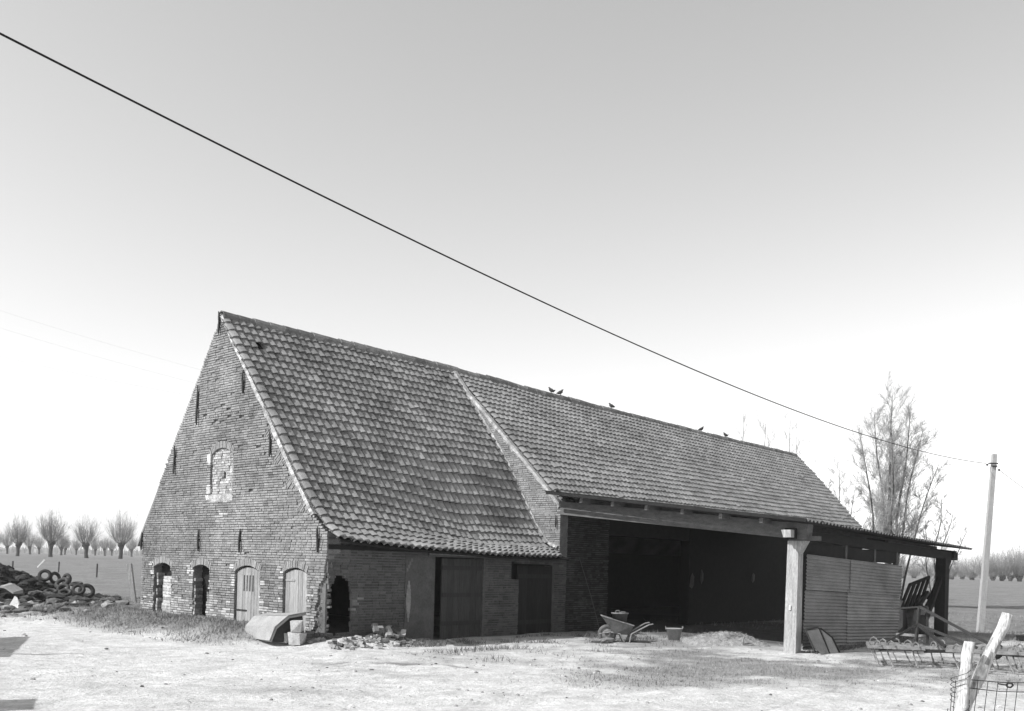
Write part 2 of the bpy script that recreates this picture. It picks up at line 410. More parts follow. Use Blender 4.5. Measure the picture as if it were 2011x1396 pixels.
VN = Vector((0.76, -0.65))
def in_tumble(u, z):
    for a, e, dpt in TUMBLE:
        # distance below the verge measured along VN
        v0 = Vector((interp(RIGHTV, a), a)); v1 = Vector((interp(RIGHTV, e), e)); dd = (v1 - v0)
        L = dd.length; dd /= L; q = Vector((u, z)) - v0
        s_ = q.dot(dd) / L; h = q.dot(Vector((dd.y, -dd.x)))
        if 0 < s_ < 1 and 0 <= h < dpt * (s_ if s_ < 0.85 else (1 - s_) / 0.15 * 0.85): return True
    return False
def near_arch(u, z):
    for o in OPEN + [WIN]:
        c = (o[0] + o[1]) / 2; h = (o[1] - o[0]) / 2
        if abs(u - c) < h + 0.04 and o[2] < z:
            uu = max(o[0], min(o[1], u)); a = arch(o, uu)
            if a - 0.02 < z < a + 0.15: return True
    return False
def tone_g(u, z, rg):
    p = patch_noise(u, z)
    t = rg.uniform(0.76, 1.14) + 0.42 * p + 0.25 * nz(u * .45, z * .45, 91)
    if rg.random() < 0.05: t *= 0.72
    # pock-marked zone under the top anchors
    if 3.3 < u < 4.9 and 4.7 < z < 6.1 and rg.random() < 0.055: return None
    if rg.random() < 0.008 + (0.03 if z < 1.3 else 0): return None
    # whitewash remnants near the foot and round the openings
    if z < 1.0 and rg.random() < 0.55 * smooth01(1.0, 0.35, z) + 0.5 * max(0, p): t = rg.uniform(1.3, 2.0)
    if z < 1.6:
        for o in OPEN:
            if (o[1] < u < o[1] + 0.22 and z > 1.1) and rg.random() < 0.6: t = rg.uniform(1.5, 2.4)
            if (o[0] - 0.25 < u < o[0]) and z < 1.25 and rg.random() < 0.35: t = rg.uniform(1.3, 2.1)
    if 4.55 < u < 4.8 and (3.2 < z < 3.42 or 3.9 < z < 4.15): t = rg.uniform(1.9, 2.7)
    if 3.9 < u < 4.35 and 2.5 < z < 3.1 and rg.random() < 0.35: t = rg.uniform(1.4, 2.1)
    if u > 5.2 and z < 4.0: t *= 0.95
    return t
bk = brickwork(gable, PG, 0, 7.96, -0.1, 7.36, solid_g, 0.34, tone_g, 'brick', 'mortar', 240, seed=3, rec=0.024,
               skip=lambda u, z: in_tumble(u, z) or near_arch(u, z), dep=lambda a, e, z: .085 if e < .75 and z < 1.5 else .34)
rg = random.Random(11)
# tumbled-in brick wedges along the verge
for a, e, dpt in TUMBLE:
    v0 = Vector((interp(RIGHTV, a), a)); v1 = Vector((interp(RIGHTV, e), e)); dd = (v1 - v0); L = dd.length; dd /= L; nn_ = Vector((dd.y, -dd.x))
    s_ = 0.02
    while s_ < L:
        f = s_ / L; mx = dpt * (f if f < 0.85 else (1 - f) / 0.15 * 0.85); h = 0.0
        while h < mx - 0.03:
            ln = min(0.17, mx - h) ; c = v0 + dd * s_ + nn_ * (h + ln / 2)
            d = rg.uniform(-0.012, 0.006)
            A = nn_ * (ln / 2 - 0.006); B = dd * 0.022
            q = [c - A - B, c + A - B, c + A + B, c - A + B]
            bk.add([PG(p.x, p.y, -.08) for p in q] + [PG(p.x, p.y, d) for p in q], [(4, 5, 6, 7), (0, 1, 5, 4), (1, 2, 6, 5), (2, 3, 7, 6), (3, 0, 4, 7)], rg.uniform(0.75, 1.2))
            h += 0.17
        s_ += 0.058
# arch rings
for o in OPEN + [WIN]:
    k = int((o[1] - o[0]) / 0.058)
    for i in range(k + 1):
        u = lerp(o[0] + 0.01, o[1] - 0.01, i / k); za = arch(o, u) - 0.01
        c = (o[0] + o[1]) / 2; h = (o[1] - o[0]) / 2; sl = -2 * o[3] * (u - c) / h ** 2 * -1
        up_ = Vector((sl * 0.9, 1)).normalized(); sd = Vector((up_.y, -up_.x)); base = Vector((u, za)); H = 0.155
        q = [base - sd * .024, base + sd * .024, base + sd * .026 + up_ * H, base - sd * .026 + up_ * H]; d = rg.uniform(-0.004, 0.01)
        bk.add([PG(p.x, p.y, -.1) for p in q] + [PG(p.x, p.y, d) for p in q], [(4, 5, 6, 7), (0, 1, 5, 4), (1, 2, 6, 5), (2, 3, 7, 6), (3, 0, 4, 7)], rg.uniform(0.8, 1.15) * (1.0 if o is WIN else 1.1))
bk.build('brickwork', 'brick', gable, kind='stuff')

# blocked window with a slit
mb = MB(); ibk = MB()
zz = 3.20
while zz < 4.28:
    u = 3.67
    while u < 4.59:
        w = rg.uniform(0.10, 0.19); e = min(u + w, 4.595)
        if zz + 0.056 < arch(WIN, (u + e) / 2) + 0.01 and not (4.02 < (u + e) / 2 < 4.14 and 3.50 < zz < 3.70):
            d = -0.045 + rg.uniform(-0.012, 0.012); t = rg.uniform(0.65, 1.1) * (1.35 if rg.random() < 0.18 else 1)
            p = [PG(u + .005, zz + .005, -.12), PG(e - .005, zz + .005, -.12), PG(e - .005, zz + .052, -.12), PG(u + .005, zz + .052, -.12), PG(u + .005, zz + .005, d), PG(e - .005, zz + .005, d), PG(e - .005, zz + .052, d), PG(u + .005, zz + .052, d)]
            ibk.add(p, [(4, 5, 6, 7), (0, 1, 5, 4), (1, 2, 6, 5), (2, 3, 7, 6), (3, 0, 4, 7)], t)
        u = e
    zz += 0.058
bw_ = link('blocked_window', None, gable); bw_['label'] = 'pale bricked-up arched window with a dark slit'
ibk.build('brick_infill', 'infill', None).parent = gable
bpy.data.objects.remove(bw_)
m_ = MB(); m_.box(0.065, 0.3, 3.64, 4.02, 3.15, 4.3); m_.box(0.065, 0.3, 4.14, 4.62, 3.15, 4.3); m_.box(0.066, 0.3, 4.0, 4.16, 3.15, 3.5); m_.box(0.066, 0.3, 4.0, 4.16, 3.70, 4.3)
m_.build('window_backing', 'infill', gable)
m_ = MB()
for (a, e, z0_, z1_) in ((3.62, 4.62, 3.02, 3.19), (4.61, 4.76, 3.93, 4.12), (4.60, 4.77, 3.22, 3.33), (4.61, 4.79, 3.06, 3.17)):
    for k in range(5):
        ua = lerp(a, e, k / 5); ub = lerp(a, e, (k + 1) / 5); dz = rg.uniform(-.02, .02)
        m_.hexa([PG(ua, z0_ + dz, 0), PG(ub, z0_ + dz, 0), PG(ub, z0_ + dz, -.05), PG(ua, z0_ + dz, -.05), PG(ua, z1_ + dz, .014), PG(ub, z1_ + dz, .016), PG(ub, z1_, -.05), PG(ua, z1_, -.05)], rg.uniform(.6, 1.0) if e - a > .5 else 1.1)
m_.build('lime_repair', 'lime', gable, kind='stuff')
# whitewashed infill in the two empty openings
m_ = MB()
zz = 0.1
while zz < 1.22:
    u = 6.34 + rg.uniform(-.03, .02); e = 6.74 + 0.06 * nz(zz * 5, 3) + (0.05 if zz < .5 else 0)
    m_.box(-0.004 + rg.uniform(-.012, .012), .2, u, e, zz, zz + .068, rg.uniform(.55, 1.15)); zz += .075
zz = 0.1
while zz < 1.3:
    if rg.random() < .8: m_.box(rg.uniform(-.004, .03), .2, 7.05 + .05 * nz(zz * 6, 5), 7.12 + .03 * nz(zz * 6, 8), zz, zz + .07, rg.uniform(.35, .8))
    if rg.random() < .7: m_.box(rg.uniform(-.004, .03), .2, 5.18 + .04 * nz(zz * 6, 15), 5.25, zz, zz + .07, rg.uniform(.25, .7))
    zz += .08
m_.build('whitewashed_infill', 'lime', gable, kind='stuff')
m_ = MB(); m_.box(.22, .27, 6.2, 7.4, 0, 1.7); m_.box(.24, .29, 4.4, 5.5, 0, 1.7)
m_.build('shade_backing', 'deck', gable, kind='stuff')  # near-black boards added for the darkness inside the openings
m_ = MB(); m_.box(.2, .25, 2.3, 3.55, 0, 1.7); m_.build('shade_backing', 'deck', gable)
m_ = MB(); m_.box(.2, .25, .62, 1.6, 0, 1.7); m_.build('shade_backing', 'deck', gable)
# iron wall anchors
for y, zt, zb in ((4.35, 7.44, 6.93), (5.25, 5.82, 4.87), (3.25, 5.95, 5.42), (6.29, 4.45, 3.76), (2.10, 4.47, 3.94), (7.90, 2.32, 1.85), (5.03, 2.39, 1.86), (3.22, 2.38, 1.84), (0.28, 2.41, 1.88)):
    m_ = MB(); k = 6; ph = rg.uniform(0, 6)
    pts = [(-0.035 + 0.012 * math.sin(ph + i), y + 0.012 * math.sin(ph + i * 1.3), lerp(zb, zt, i / k)) for i in range(k + 1)]
    m_.tube(pts, [0.016, 0.026, 0.028, 0.027, 0.026, 0.022, 0.010], 5)
    m_.box(-0.03, 0.05, y - 0.015, y + 0.015, (zt + zb) / 2 - 0.02, (zt + zb) / 2 + 0.02)
    m_.build('wall_anchor', 'iron', gable)
# doors of the two closed openings
def plank_door(o, n, x, mt, slots, parent, sag=0.0):
    dr = link('door', None, parent); e0, e1 = o[0] + 0.035, o[1] - 0.02; w = (e1 - e0) / n
    for i in range(n):
        a, e = e0 + i * w + 0.004, e0 + (i + 1) * w - 0.004
        top = min(arch(o, a), arch(o, e)) - 0.05 - sag; zb = 0.08 + rg.uniform(-.02, .02); xx = x + rg.uniform(-.004, .004)
        m_ = MB(); t = rg.uniform(.86, 1.12)
        if slots and 2 <= i <= n - 3 and i % 2 == 0 or (slots and i in slots):
            hw = 0.026; c = (a + e) / 2
            m_.box(xx, xx + .03, a, e, zb, .98, t); m_.box(xx, xx + .03, a, c - hw, .98, 1.34, t); m_.box(xx, xx + .03, c + hw, e, .98, 1.34, t)
            m_.hexa([(xx, a, 1.34), (xx + .03, a, 1.34), (xx + .03, e, 1.34), (xx, e, 1.34), (xx, a, arch(o, a) - .05), (xx + .03, a, arch(o, a) - .05), (xx + .03, e, arch(o, e) - .05), (xx, e, arch(o, e) - .05)], t)
        else:
            m_.hexa([(xx, a, zb), (xx + .03, a, zb), (xx + .03, e, zb), (xx, e, zb), (xx, a, arch(o, a) - .05), (xx + .03, a, arch(o, a) - .05), (xx + .03, e, arch(o, e) - .05), (xx, e, arch(o, e) - .05)], t)
        m_.build('plank', mt, dr)
    for zc_ in ((0.55,) if slots else (0.55, 1.28)):
        m_ = MB(); m_.box(x - .014, x + .002, lerp(e0, e1, .55), e1 - .01, zc_ - .018, zc_ + .018); m_.build('hinge', 'iron' if zc_ < 1 else 'door_pale', dr)
    return dr
d3 = plank_door(OPEN[2], 8, 0.055, 'door_pale', (2, 3, 4, 5), gable); d3['label'] = 'pale plank door with four slots'
d4 = plank_door(OPEN[3], 5, 0.05, 'door_pale', None, gable); d4['label'] = 'pale plank door with rounded top'
# pale mortar fillet under the verge tiles
def fillet(name, pts, w, mt, parent, xo):
    m_ = MB(); prev = None
    k = 60; tot = len(pts) - 1
    for i in range(k + 1):
        f = i / k * tot; j = min(int(f), tot - 1); p = Vector(pts[j]).lerp(Vector(pts[j + 1]), f - j)
        q = Vector(pts[j + 1]) - Vector(pts[j]); q.normalize(); nn_ = Vector((0, -q.z, q.y)) if q.y > 0 else Vector((0, q.z, -q.y))
        ww = w * (0.75 + 0.9 * abs(nz(i * .45, 1.7)) + 0.55 * nz(i * 1.7, 4))
        ring = [p + Vector((xo, 0, 0)) - nn_ * ww, p + Vector((xo - 0.035 - .02 * nz(i * .8, 7), 0, 0)) - nn_ * ww * .45, p + Vector((xo, 0, 0)) + nn_ * .02, p + Vector((xo + .12, 0, 0)) + nn_ * .02, p + Vector((xo + .12, 0, 0)) - nn_ * ww]
        base = len(m_.v); m_.v.extend([tuple(r) for r in ring])
        if prev is not None:
            for a in range(5):
                c = (a + 1) % 5; m_.f.append((prev + a, prev + c, base + c, base + a)); m_.t.append(rg.uniform(.6, 1.15))
        prev = base
    return m_.build(name, mt, parent)
fillet('verge_mortar', [(0, y, z) for z, y in RIGHTV][1:], 0.085, 'lime', gable, 0.0)

# ---- front wall of the first half (faces -y) -----------------------------------------------
front = link('front_wall', None, barn); front['label'] = 'shaded front wall with a ragged hole and doors'
def PF(u, z, d): return (u, -d, z)
def hole(u, z):
    if z < 0.22 + 0.05 * nz(u * 6, 1): return False
    c = 0.37 + 0.03 * nz(z * 3, 6); hw = 0.29 if z < 0.95 else 0.29 * math.sqrt(max(0, 1 - ((z - 0.95) / 0.47) ** 2))
    return abs(u - c) < hw + 0.045 * nz(z * 9, u > c, 3)
def solid_f(u, z):
    if z > 2.02 + .2 * smooth01(2.5, 0, u): return False
    left = 0.025 if z > 1.75 else 0.03 + 0.05 * nz(z * 7, 3.3) + 0.05 * smooth01(1.75, .8, z)
    if u < left: return False
    if hole(u, z): return False
    if 2.97 < u < 4.55 and z < 1.87: return False
    if 5.50 < u < 5.85 and 1.34 < z < 1.83: return False
    if 5.78 < u < 7.15 and z < 1.73: return False
    return u <= XW + 0.3
def tone_f(u, z, rg):
    p = patch_noise(u, z, 20); t = rg.uniform(.7, 1.25) + .3 * p
    if rg.random() < .012: return None
    if u < 0.16 and rg.random() < .3: t *= 1.5
    if 0.62 < u < 0.9 and z < 1 and rg.random() < .35: t = rg.uniform(1.5, 2.4)
    return t
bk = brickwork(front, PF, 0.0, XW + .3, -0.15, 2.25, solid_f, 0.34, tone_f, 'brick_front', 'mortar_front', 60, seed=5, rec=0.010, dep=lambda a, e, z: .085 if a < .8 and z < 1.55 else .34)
# broken corner: rough core bricks
for i in range(150):
    z = rg.uniform(0, 1.75); k = 0.02 + 0.30 * smooth01(1.75, 0.9, z)
    f = rg.random(); c = Vector((lerp(0.02, .10, 1 - f) + rg.uniform(0, .03), lerp(0.02, k + .12, f) + rg.uniform(-.02, .02), z))
    a = rg.uniform(0.5, 1.1); bk.obox(c + Vector((.03, .05, 0)), (math.cos(a), -math.sin(a), 0), (math.sin(a), math.cos(a), 0), (0, 0, 1), rg.uniform(.03, .05), .06, rg.uniform(.02, .03), rg.uniform(.6, 2.6))
bk.build('brickwork', 'brick_front', front, kind='stuff')
m_ = MB(); m_.box(.055, .10, .08, .42, -.1, 1.9); m_.build('corner_core', 'mortar_front', front)
# plastered strip with a pale streak
m_ = MB(); k = 12
for i in range(k):
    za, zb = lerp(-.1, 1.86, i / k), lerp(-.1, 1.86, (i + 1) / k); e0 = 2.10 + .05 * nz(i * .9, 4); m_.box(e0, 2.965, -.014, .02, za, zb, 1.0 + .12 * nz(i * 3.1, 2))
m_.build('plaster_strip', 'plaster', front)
m_ = MB()
for i in range(10):
    za, zb = lerp(.42, 1.32, i / 10), lerp(.42, 1.32, (i + 1) / 10); w = .075 * math.sin(math.pi * (i + .6) / 10.6); m_.box(2.20 - w, 2.20 + w * .8 , -.022, 0, za, zb)
for i in range(4): m_.box(2.12 + .04 * i, 2.17 + .04 * i, -.02, 0, 1.52 + .07 * i, 1.6 + .07 * i, .6)
m_.build('lime_streak', 'streak', front, kind='stuff')
# doors
dl = link('door', None, front); dl['label'] = 'grey wooden barn door standing ajar'
for i in range(7):
    a = 3.21 + i * .187; m_ = MB(); m_.box(a + .003, a + .183, .03 + rg.uniform(-.004, .004), .06, -.08, 1.83 + rg.uniform(-.01, .01), rg.uniform(.8, 1.15)); m_.build('plank', 'door_dark', dl)
for zc_ in (.35, 1.0, 1.62):
    m_ = MB(); m_.box(3.23, 4.5, .012, .031, zc_ - .05, zc_ + .05, .8); m_.build('ledge', 'door_dark', dl)
m_ = MB(); m_.box(4.53, 4.60, -.01, .12, -.1, 1.87, 1.1); m_.build('door_jamb', 'timber', front)
m_ = MB(); m_.box(2.75, 4.65, -.03, .1, 1.862, 1.93, 1.2); m_.build('lintel', 'timber', front)
m_ = MB(); m_.tube([(2.75, -.06, 1.925), (3.6, -.06, 1.918)], .016, 6); m_.tube([(3.62, -.06, 1.918), (4.75, -.06, 1.905)], .016, 6); m_.build('door_rail', 'steel_worn', front)
dr = link('door', None, front); dr['label'] = 'black-brown wooden door at the far end'
for i in range(7):
    a = 5.80 + i * .191; m_ = MB(); m_.box(a + .003, a + .187, .06, .09, -.08, 1.71, rg.uniform(.35, .55)); m_.build('plank', 'door_dark', dr)
for zc_ in (.3, 1.45):
    m_ = MB(); m_.box(5.82, 7.1, .04, .061, zc_ - .05, zc_ + .05, .6); m_.build('ledge', 'door_dark', dr)
m_ = MB(); m_.box(5.48, 5.87, .25, .3, 1.3, 1.86); m_.build('window_backing', 'timber_dark', front)
m_ = MB(); m_.box(0.03, XW, -0.02, 0.12, 1.95, 2.05, .9); m_.build('wall_plate', 'timber_dark', front)
# inner front wall under the cart shed
m2 = link('inner_wall', None, barn)
def solid_i(u, z): return z < 3.15 and (u < 9.45 + .03 * nz(z * 4, 4))
bk = brickwork(m2, PF, XW + .3, 9.6, -0.15, 3.2, solid_i, 0.34, lambda u, z, g: g.uniform(.3, .8) + .3 * patch_noise(u, z, 40), 'brick_dark', 'inner', 0, seed=9)  # brick tone lowered to put the shed's shade into the wall
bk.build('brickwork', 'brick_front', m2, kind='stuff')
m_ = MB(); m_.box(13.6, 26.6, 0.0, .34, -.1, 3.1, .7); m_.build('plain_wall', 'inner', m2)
m_ = MB(); m_.box(9.4, 13.7, 0.02, .3, 2.6, 3.1, 1); m_.build('lintel', 'timber_dark', m2)
for (u, z, w, h) in ((13.75, 1.35, .12, .3), (14.3, 1.5, .10, .22), (17.6, 1.5, .12, .22)):
    m_ = MB(); m_.lump((u, -.02, z), 1, rg, (w, .04, h), 1); m_.build('pale_patch', 'brick_front', m2)

# ---- wall between the two halves ----------------------------------------------------------
part = link('dividing_wall', None, barn); part['label'] = 'brick strip rising between the two roofs'
def PD(u, z, d): return (XW - d, u, z)
def solid_d(u, z): return 0.0 <= u <= 4.25 and prof1b(u) - 0.25 < z < prof2(u) - 0.02 and z > 1.90
bk = brickwork(part, PD, 0, 4.3, 1.9, 7.3, solid_d, 0.32, lambda u, z, g: g.uniform(.85, 1.25) + .25 * patch_noise(u, z, 60), 'brick', 'mortar', 0, seed=13)
bk.build('brickwork', 'brick', part, kind='stuff')
fillet('verge_mortar', [(0, y, prof2(y) - .01) for y in (0.0, 1.0, 2.0, 3.0, 4.2)], 0.10, 'infill', part, XW - .01)
fillet('flashing_mortar', [(0, y, prof1b(y) + .17) for y in (0.05, .35, .81, 1.31, 1.83, 2.41, 3.2, 4.1)], 0.09, 'infill', part, XW - .03)
m_ = MB(); m_.tube([(XW - .04, .12, 3.05), (XW - .045, .11, 2.85), (XW - .04, .12, 2.72)], [.01, .025, .015], 5); m_.build('wall_anchor', 'iron', part)

# ---- back wall, far end wall, back roof -----------------------------------------------------
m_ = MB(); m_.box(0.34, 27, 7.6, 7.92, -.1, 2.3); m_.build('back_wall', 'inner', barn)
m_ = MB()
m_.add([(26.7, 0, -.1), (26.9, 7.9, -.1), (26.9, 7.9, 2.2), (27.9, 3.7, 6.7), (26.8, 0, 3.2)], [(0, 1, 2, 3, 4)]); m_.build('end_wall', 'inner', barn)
m_ = MB(); x1 = 28.0
for (xa, xb, za_, zb_) in ((0.03, XW, 7.27, 7.27), (XW, 28.1, 7.22, 6.84)):
    ya, yb = (4.3, 4.3) if xa < 1 else (4.3, 3.73)
    m_.hexa([(xa, 8.25, 1.95), (xb, 8.25, 1.95), (xb, 8.25, 2.05), (xa, 8.25, 2.05), (xa, ya, za_ - .1), (xb, yb, zb_ - .1), (xb, yb, zb_), (xa, ya, za_)])
m_.build('back_roof', 'tile', barn)

# ------------------------------------------------------------------ pantiles
PROFILE = [(0.0, -0.042), (0.17, -0.044), (0.28, -0.012), (0.45, 0.006), (0.70, 0.019), (0.87, 0.024), (0.95, 0.020), (0.99, 0.0), (1.0, -0.040)]
def tile_shape(w, ln, rg, amp=1.0):
    vs_ = []; n = len(PROFILE); th = 0.044
    sk = rg.uniform(-.008, .008)
    for v, lift in ((0.0, 0.054), (1.0, 0.0)):
        for u, h in PROFILE: vs_.append((u * w + (sk if v == 0 else 0), v * ln + (-.012 * (1 - ((u - .45) / .6) ** 2) if v == 0 else 0), h * amp + lift))
    for u, h in PROFILE: vs_.append((u * w + sk, 0.004, h * amp + 0.054 - th))
    fs = [(i, i + 1, n + i + 1, n + i) for i in range(n - 1)] + [(i + 1, i, 2 * n + i, 2 * n + i + 1) for i in range(n - 1)]
    fs.append((n - 1, 2 * n - 1, 3 * n - 1))
    return vs_, fs
def lay_tiles(parent, surf, rows, row_h, S, xstart, xend, w, mt, n_ind, seed, jit, skipset=()):
    rg = random.Random(seed); shapes = [tile_shape(w, row_h * 1.28, rg) for _ in range(14)]
    ms = []
    for q in range(14):
        m_ = MB(); m_.add(shapes[q][0], shapes[q][1], 0.70 + 0.045 * q); ms.append(m_.mesh('tile', mt, False))
    items = []
    for r in range(rows):
        s0 = r * row_h; xe = xend(s0 / S); nco = int((xe - xstart) / w); off = rg.uniform(-.01, .01)
        for c in range(nco + 1):
            x = xstart + c * w + off
            if (r, c) in skipset or x > xe - .3 * w: continue
            p0 = surf(x, s0); p1 = surf(x, min(S, s0 + row_h))
            yv = (p1 - p0); yv.normalize(); xv = (surf(x + .2, s0) - p0).normalized(); zv = xv.cross(yv).normalized(); yv = zv.cross(xv)
            a = rg.gauss(0, jit); a2 = rg.gauss(0, jit)
            M = Matrix((xv, yv, zv)).transposed().to_4x4()
            M = Matrix.Translation(p0 + zv * (.03 + rg.uniform(0, .008)) + yv * rg.gauss(0, jit * .3)) @ M @ Matrix.Rotation(a, 4, 'Z') @ Matrix.Rotation(a2 * .8, 4, 'Y')
            t = rg.gauss(1.0, 0.10) + 0.12 * nz(x * .6, s0 * .6, seed)
            if rg.random() < .05: t *= .75
            if rg.random() < .02: M = M @ Matrix.Translation(Vector((0, -rg.uniform(.02, .07), .01))) @ Matrix.Rotation(rg.gauss(0, .08), 4, 'Z')
            items.append((M, max(.7, min(1.285, t)), (p0 - EYE).length))
    order = set(sorted(range(len(items)), key=lambda i: items[i][2])[:n_ind])
    out = MB()
    for i, (M, t, _) in enumerate(items):
        q = int((t - .70) / .045 + .5)
        if i in order:
            o = link('tile', ms[min(13, q)], parent); o.matrix_world = M
        else:
            vv, ff = shapes[rg.randrange(14)]; out.add([M @ Vector(p) for p in vv], ff, t)
    out.build('tiling', mt, parent, kind='stuff')

ARC = [0.0]
for (a, b_), (c, d) in zip(ROOF1, ROOF1[1:]): ARC.append(ARC[-1] + math.hypot(c - a, d - b_))
def surf1(x, s_):
    for i in range(len(ROOF1) - 1):
        if s_ <= ARC[i + 1] or i == len(ROOF1) - 2:
            f = (s_ - ARC[i]) / (ARC[i + 1] - ARC[i]); y = lerp(ROOF1[i][0], ROOF1[i + 1][0], f); z = lerp(ROOF1[i][1], ROOF1[i + 1][1], f); break
    k = s_ / ARC[-1]
    z = lerp(z, prof1b(y), smooth01(.5, 5.0, x))
    z += (1 - k) * (0.10 * math.exp(-(x / .35) ** 2) + 0.025 * nz(x * .7, 1)) + 0.05 * nz(x * .45, s_ * .4, 8) * math.sin(math.pi * k)
    return Vector((x, y, z))
r1 = link('front_roof', None, barn); r1['label'] = 'steep pantiled roof of large uneven tiles'
ROW = 0.262
lay_tiles(r1, surf1, 27, ROW, ARC[-1], -0.06, lambda k: 7.0 + .31 * min(1, k * 5), 0.2, 'tile', 300, 21, 0.028, {(23, 3)})
m_ = MB()
for i in range(len(ROOF1) - 1):
    for k in range(8):
        xa, xb = lerp(.06, XW, k / 8), lerp(.06, XW, (k + 1) / 8)
        p = [surf1(xa, ARC[i]), surf1(xb, ARC[i]), surf1(xb, ARC[i + 1]), surf1(xa, ARC[i + 1])]; dn = Vector((0, .03, -.03))
        m_.hexa([q + dn * 2 for q in p] + [q + dn * .7 for q in p])
m_.build('roof_deck', 'deck', r1)
r2 = link('rear_roof', None, barn); r2['label'] = 'long paler pantiled roof beyond the dividing wall'
S2 = (roof2(XW, 1) - roof2(XW, 0)).length
def surf2(x, s_): return roof2(x, s_ / S2) + Vector((0, 0, .02 * nz(x * .5, s_ * .6, 30)))
lay_tiles(r2, surf2, int(S2 / .25), 0.25, S2, XW + .12, lambda k: lerp(26.8, 28.3, k), 0.2, 'tile_grey', 0, 22, 0.016)
m_ = MB()
for k in range(14):
    xa, xb = lerp(XW + .05, 28.0, k / 14), lerp(XW + .05, 28.0, (k + 1) / 14)
    for j in range(6):
        p = [roof2(min(xa, 26.7 + j * .25), j / 6), roof2(min(xb, 26.7 + j * .25), j / 6), roof2(min(xb, 26.9 + j * .25), (j + 1) / 6), roof2(min(xa, 26.9 + j * .25), (j + 1) / 6)]; dn = Vector((0, .03, -.03))
        m_.hexa([q + dn * 2 for q in p] + [q + dn * .9 for q in p])
m_.build('roof_deck', 'deck', r2)
# ridge tiles
def ridge_mesh(t):
    m_ = MB(); n = 7; L = .46
    for x, r in ((0, .150), (L, .132)):
        for j in range(n):
            a = math.pi * (-.12 + 1.24 * j / (n - 1)); m_.v.append((x, math.cos(a) * r, math.sin(a) * r))
        for j in range(n):
            a = math.pi * (-.12 + 1.24 * j / (n - 1)); m_.v.append((x, math.cos(a) * (r - .025), math.sin(a) * (r - .025)))
    for j in range(n - 1):
        m_.f += [(j, j + 1, 2 * n + j + 1, 2 * n + j), (j + 1, j, n + j, n + j + 1), (2 * n + j, 2 * n + j + 1, 3 * n + j + 1, 3 * n + j), (n + j + 1, n + j, 3 * n + j, 3 * n + j + 1)]
    m_.t = [t] * len(m_.f); return m_.mesh('ridge_tile', 'ridge', False)
rms = [ridge_mesh(.75 + .12 * i) for i in range(6)]
x = 0.0
while x < 28.0:
    if x < XW: par = r1; p = surf1(max(0, x), ARC[-1]); q = surf1(x + .4, ARC[-1])
    else: par = r2; p = roof2(x, 1); q = roof2(min(x + .4, 28.3), 1)
    o = link('ridge_tile', rms[rg.randrange(6)], par); d = (q - p).normalized()
    o.matrix_world = Matrix.Translation(p + Vector((0, .02, .02 + rg.uniform(-.012, .012)))) @ d.to_track_quat('X', 'Z').to_matrix().to_4x4()
    x += .42
# verge tiles at the far end are part of the tiling; a bent flashing where the roofs part
m_ = MB(); m_.beam((XW + .1, -.05, 3.32), (XW + .75, -.02, 3.36), .02, .06); m_.beam((XW + .1, .25, 3.7), (XW + .6, .02, 3.42), .03, .05); m_.build('lead_flashing', 'iron', r2)

# ------------------------------------------------------------------ cart shed (lean-to wing)
shed = thing('cart_shed', 'open timber cart shed with corrugated roof and sheeted front beside the barn', 'shed')
def SZ(x, y): return 3.56 + 0.112 * y - 0.026 * (x - 7.0)
def corr(nu, pitch, amp, length, mt, th=.008, seg=6):
    m_ = MB(); k = nu * seg
    for lay in (0, 1):
        for v in (0, 1):
            for i in range(k + 1): m_.v.append((i * pitch / seg, v * length, amp * math.cos(2 * math.pi * i / seg) - lay * th))
    w = k + 1
    for i in range(k):
        m_.f += [(i, i + 1, w + i + 1, w + i), (2 * w + i + 1, 2 * w + i, 3 * w + i, 3 * w + i + 1), (i + 1, i, 2 * w + i, 2 * w + i + 1), (w + i, w + i + 1, 3 * w + i + 1, 3 * w + i)]
    m_.t = [1.0] * len(m_.f); return m_.mesh('corrugated_sheet', mt, False)
roofpart = link('shed_roof', None, shed)
rs = corr(6, .177, .027, 2.42, 'sheet_roof')
xd = Vector((1, 0, -.026)).normalized(); yd = Vector((0, 1, .112)).normalized(); zd = xd.cross(yd).normalized()
for i in range(11):
    for j in range(3):
        o = link('corrugated_sheet', rs, roofpart); x = 6.88 + i * 1.005; y = -6.86 + j * 2.32
        M = Matrix((xd, yd, zd)).transposed().to_4x4()
        o.matrix_world = Matrix.Translation(Vector((x, y, SZ(x, y) + .03 + .009 * j + (.006 if i % 2 else 0)))) @ M @ Matrix.Rotation(rg.uniform(-.003, .003), 4, 'Z')
m_ = MB(); m_.beam((6.86, -6.95, SZ(6.9, -6.95) + .02), (6.86, .1, SZ(6.9, .1) + .02), .03, .075); m_.build('verge_board', 'timber_dark', roofpart)
for k, y in enumerate((-.95, -1.92, -2.91, -3.90, -4.89, -5.88)):
    m_ = MB(); z = SZ(7, y) - .06; m_.beam((6.97, y, z - .02), (17.8, y, z - .02 - .026 * 10.8), .085, .11, 1.6); m_.build('purlin', 'timber', shed)
m_ = MB()
m_.beam((7.46, .1, 3.24), (7.46, -6.75, 2.58), .26, .34, 1.2); m_.build('side_beam', 'timber', shed)
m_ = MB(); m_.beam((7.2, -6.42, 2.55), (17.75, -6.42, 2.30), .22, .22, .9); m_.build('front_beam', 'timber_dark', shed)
m_ = MB(); m_.beam((17.3, -.2, SZ(17.3, -.2) - .2), (17.3, -6.6, SZ(17.3, -6.6) - .2), .2, .2); m_.build('cross_beam', 'timber_dark', shed); m_ = MB(); m_.beam((12.6, -.1, SZ(12.6, 0) - .2), (12.6, -6.4, SZ(12.6, -6.4) - .2), .2, .2); m_.build('cross_beam', 'timber_dark', shed)
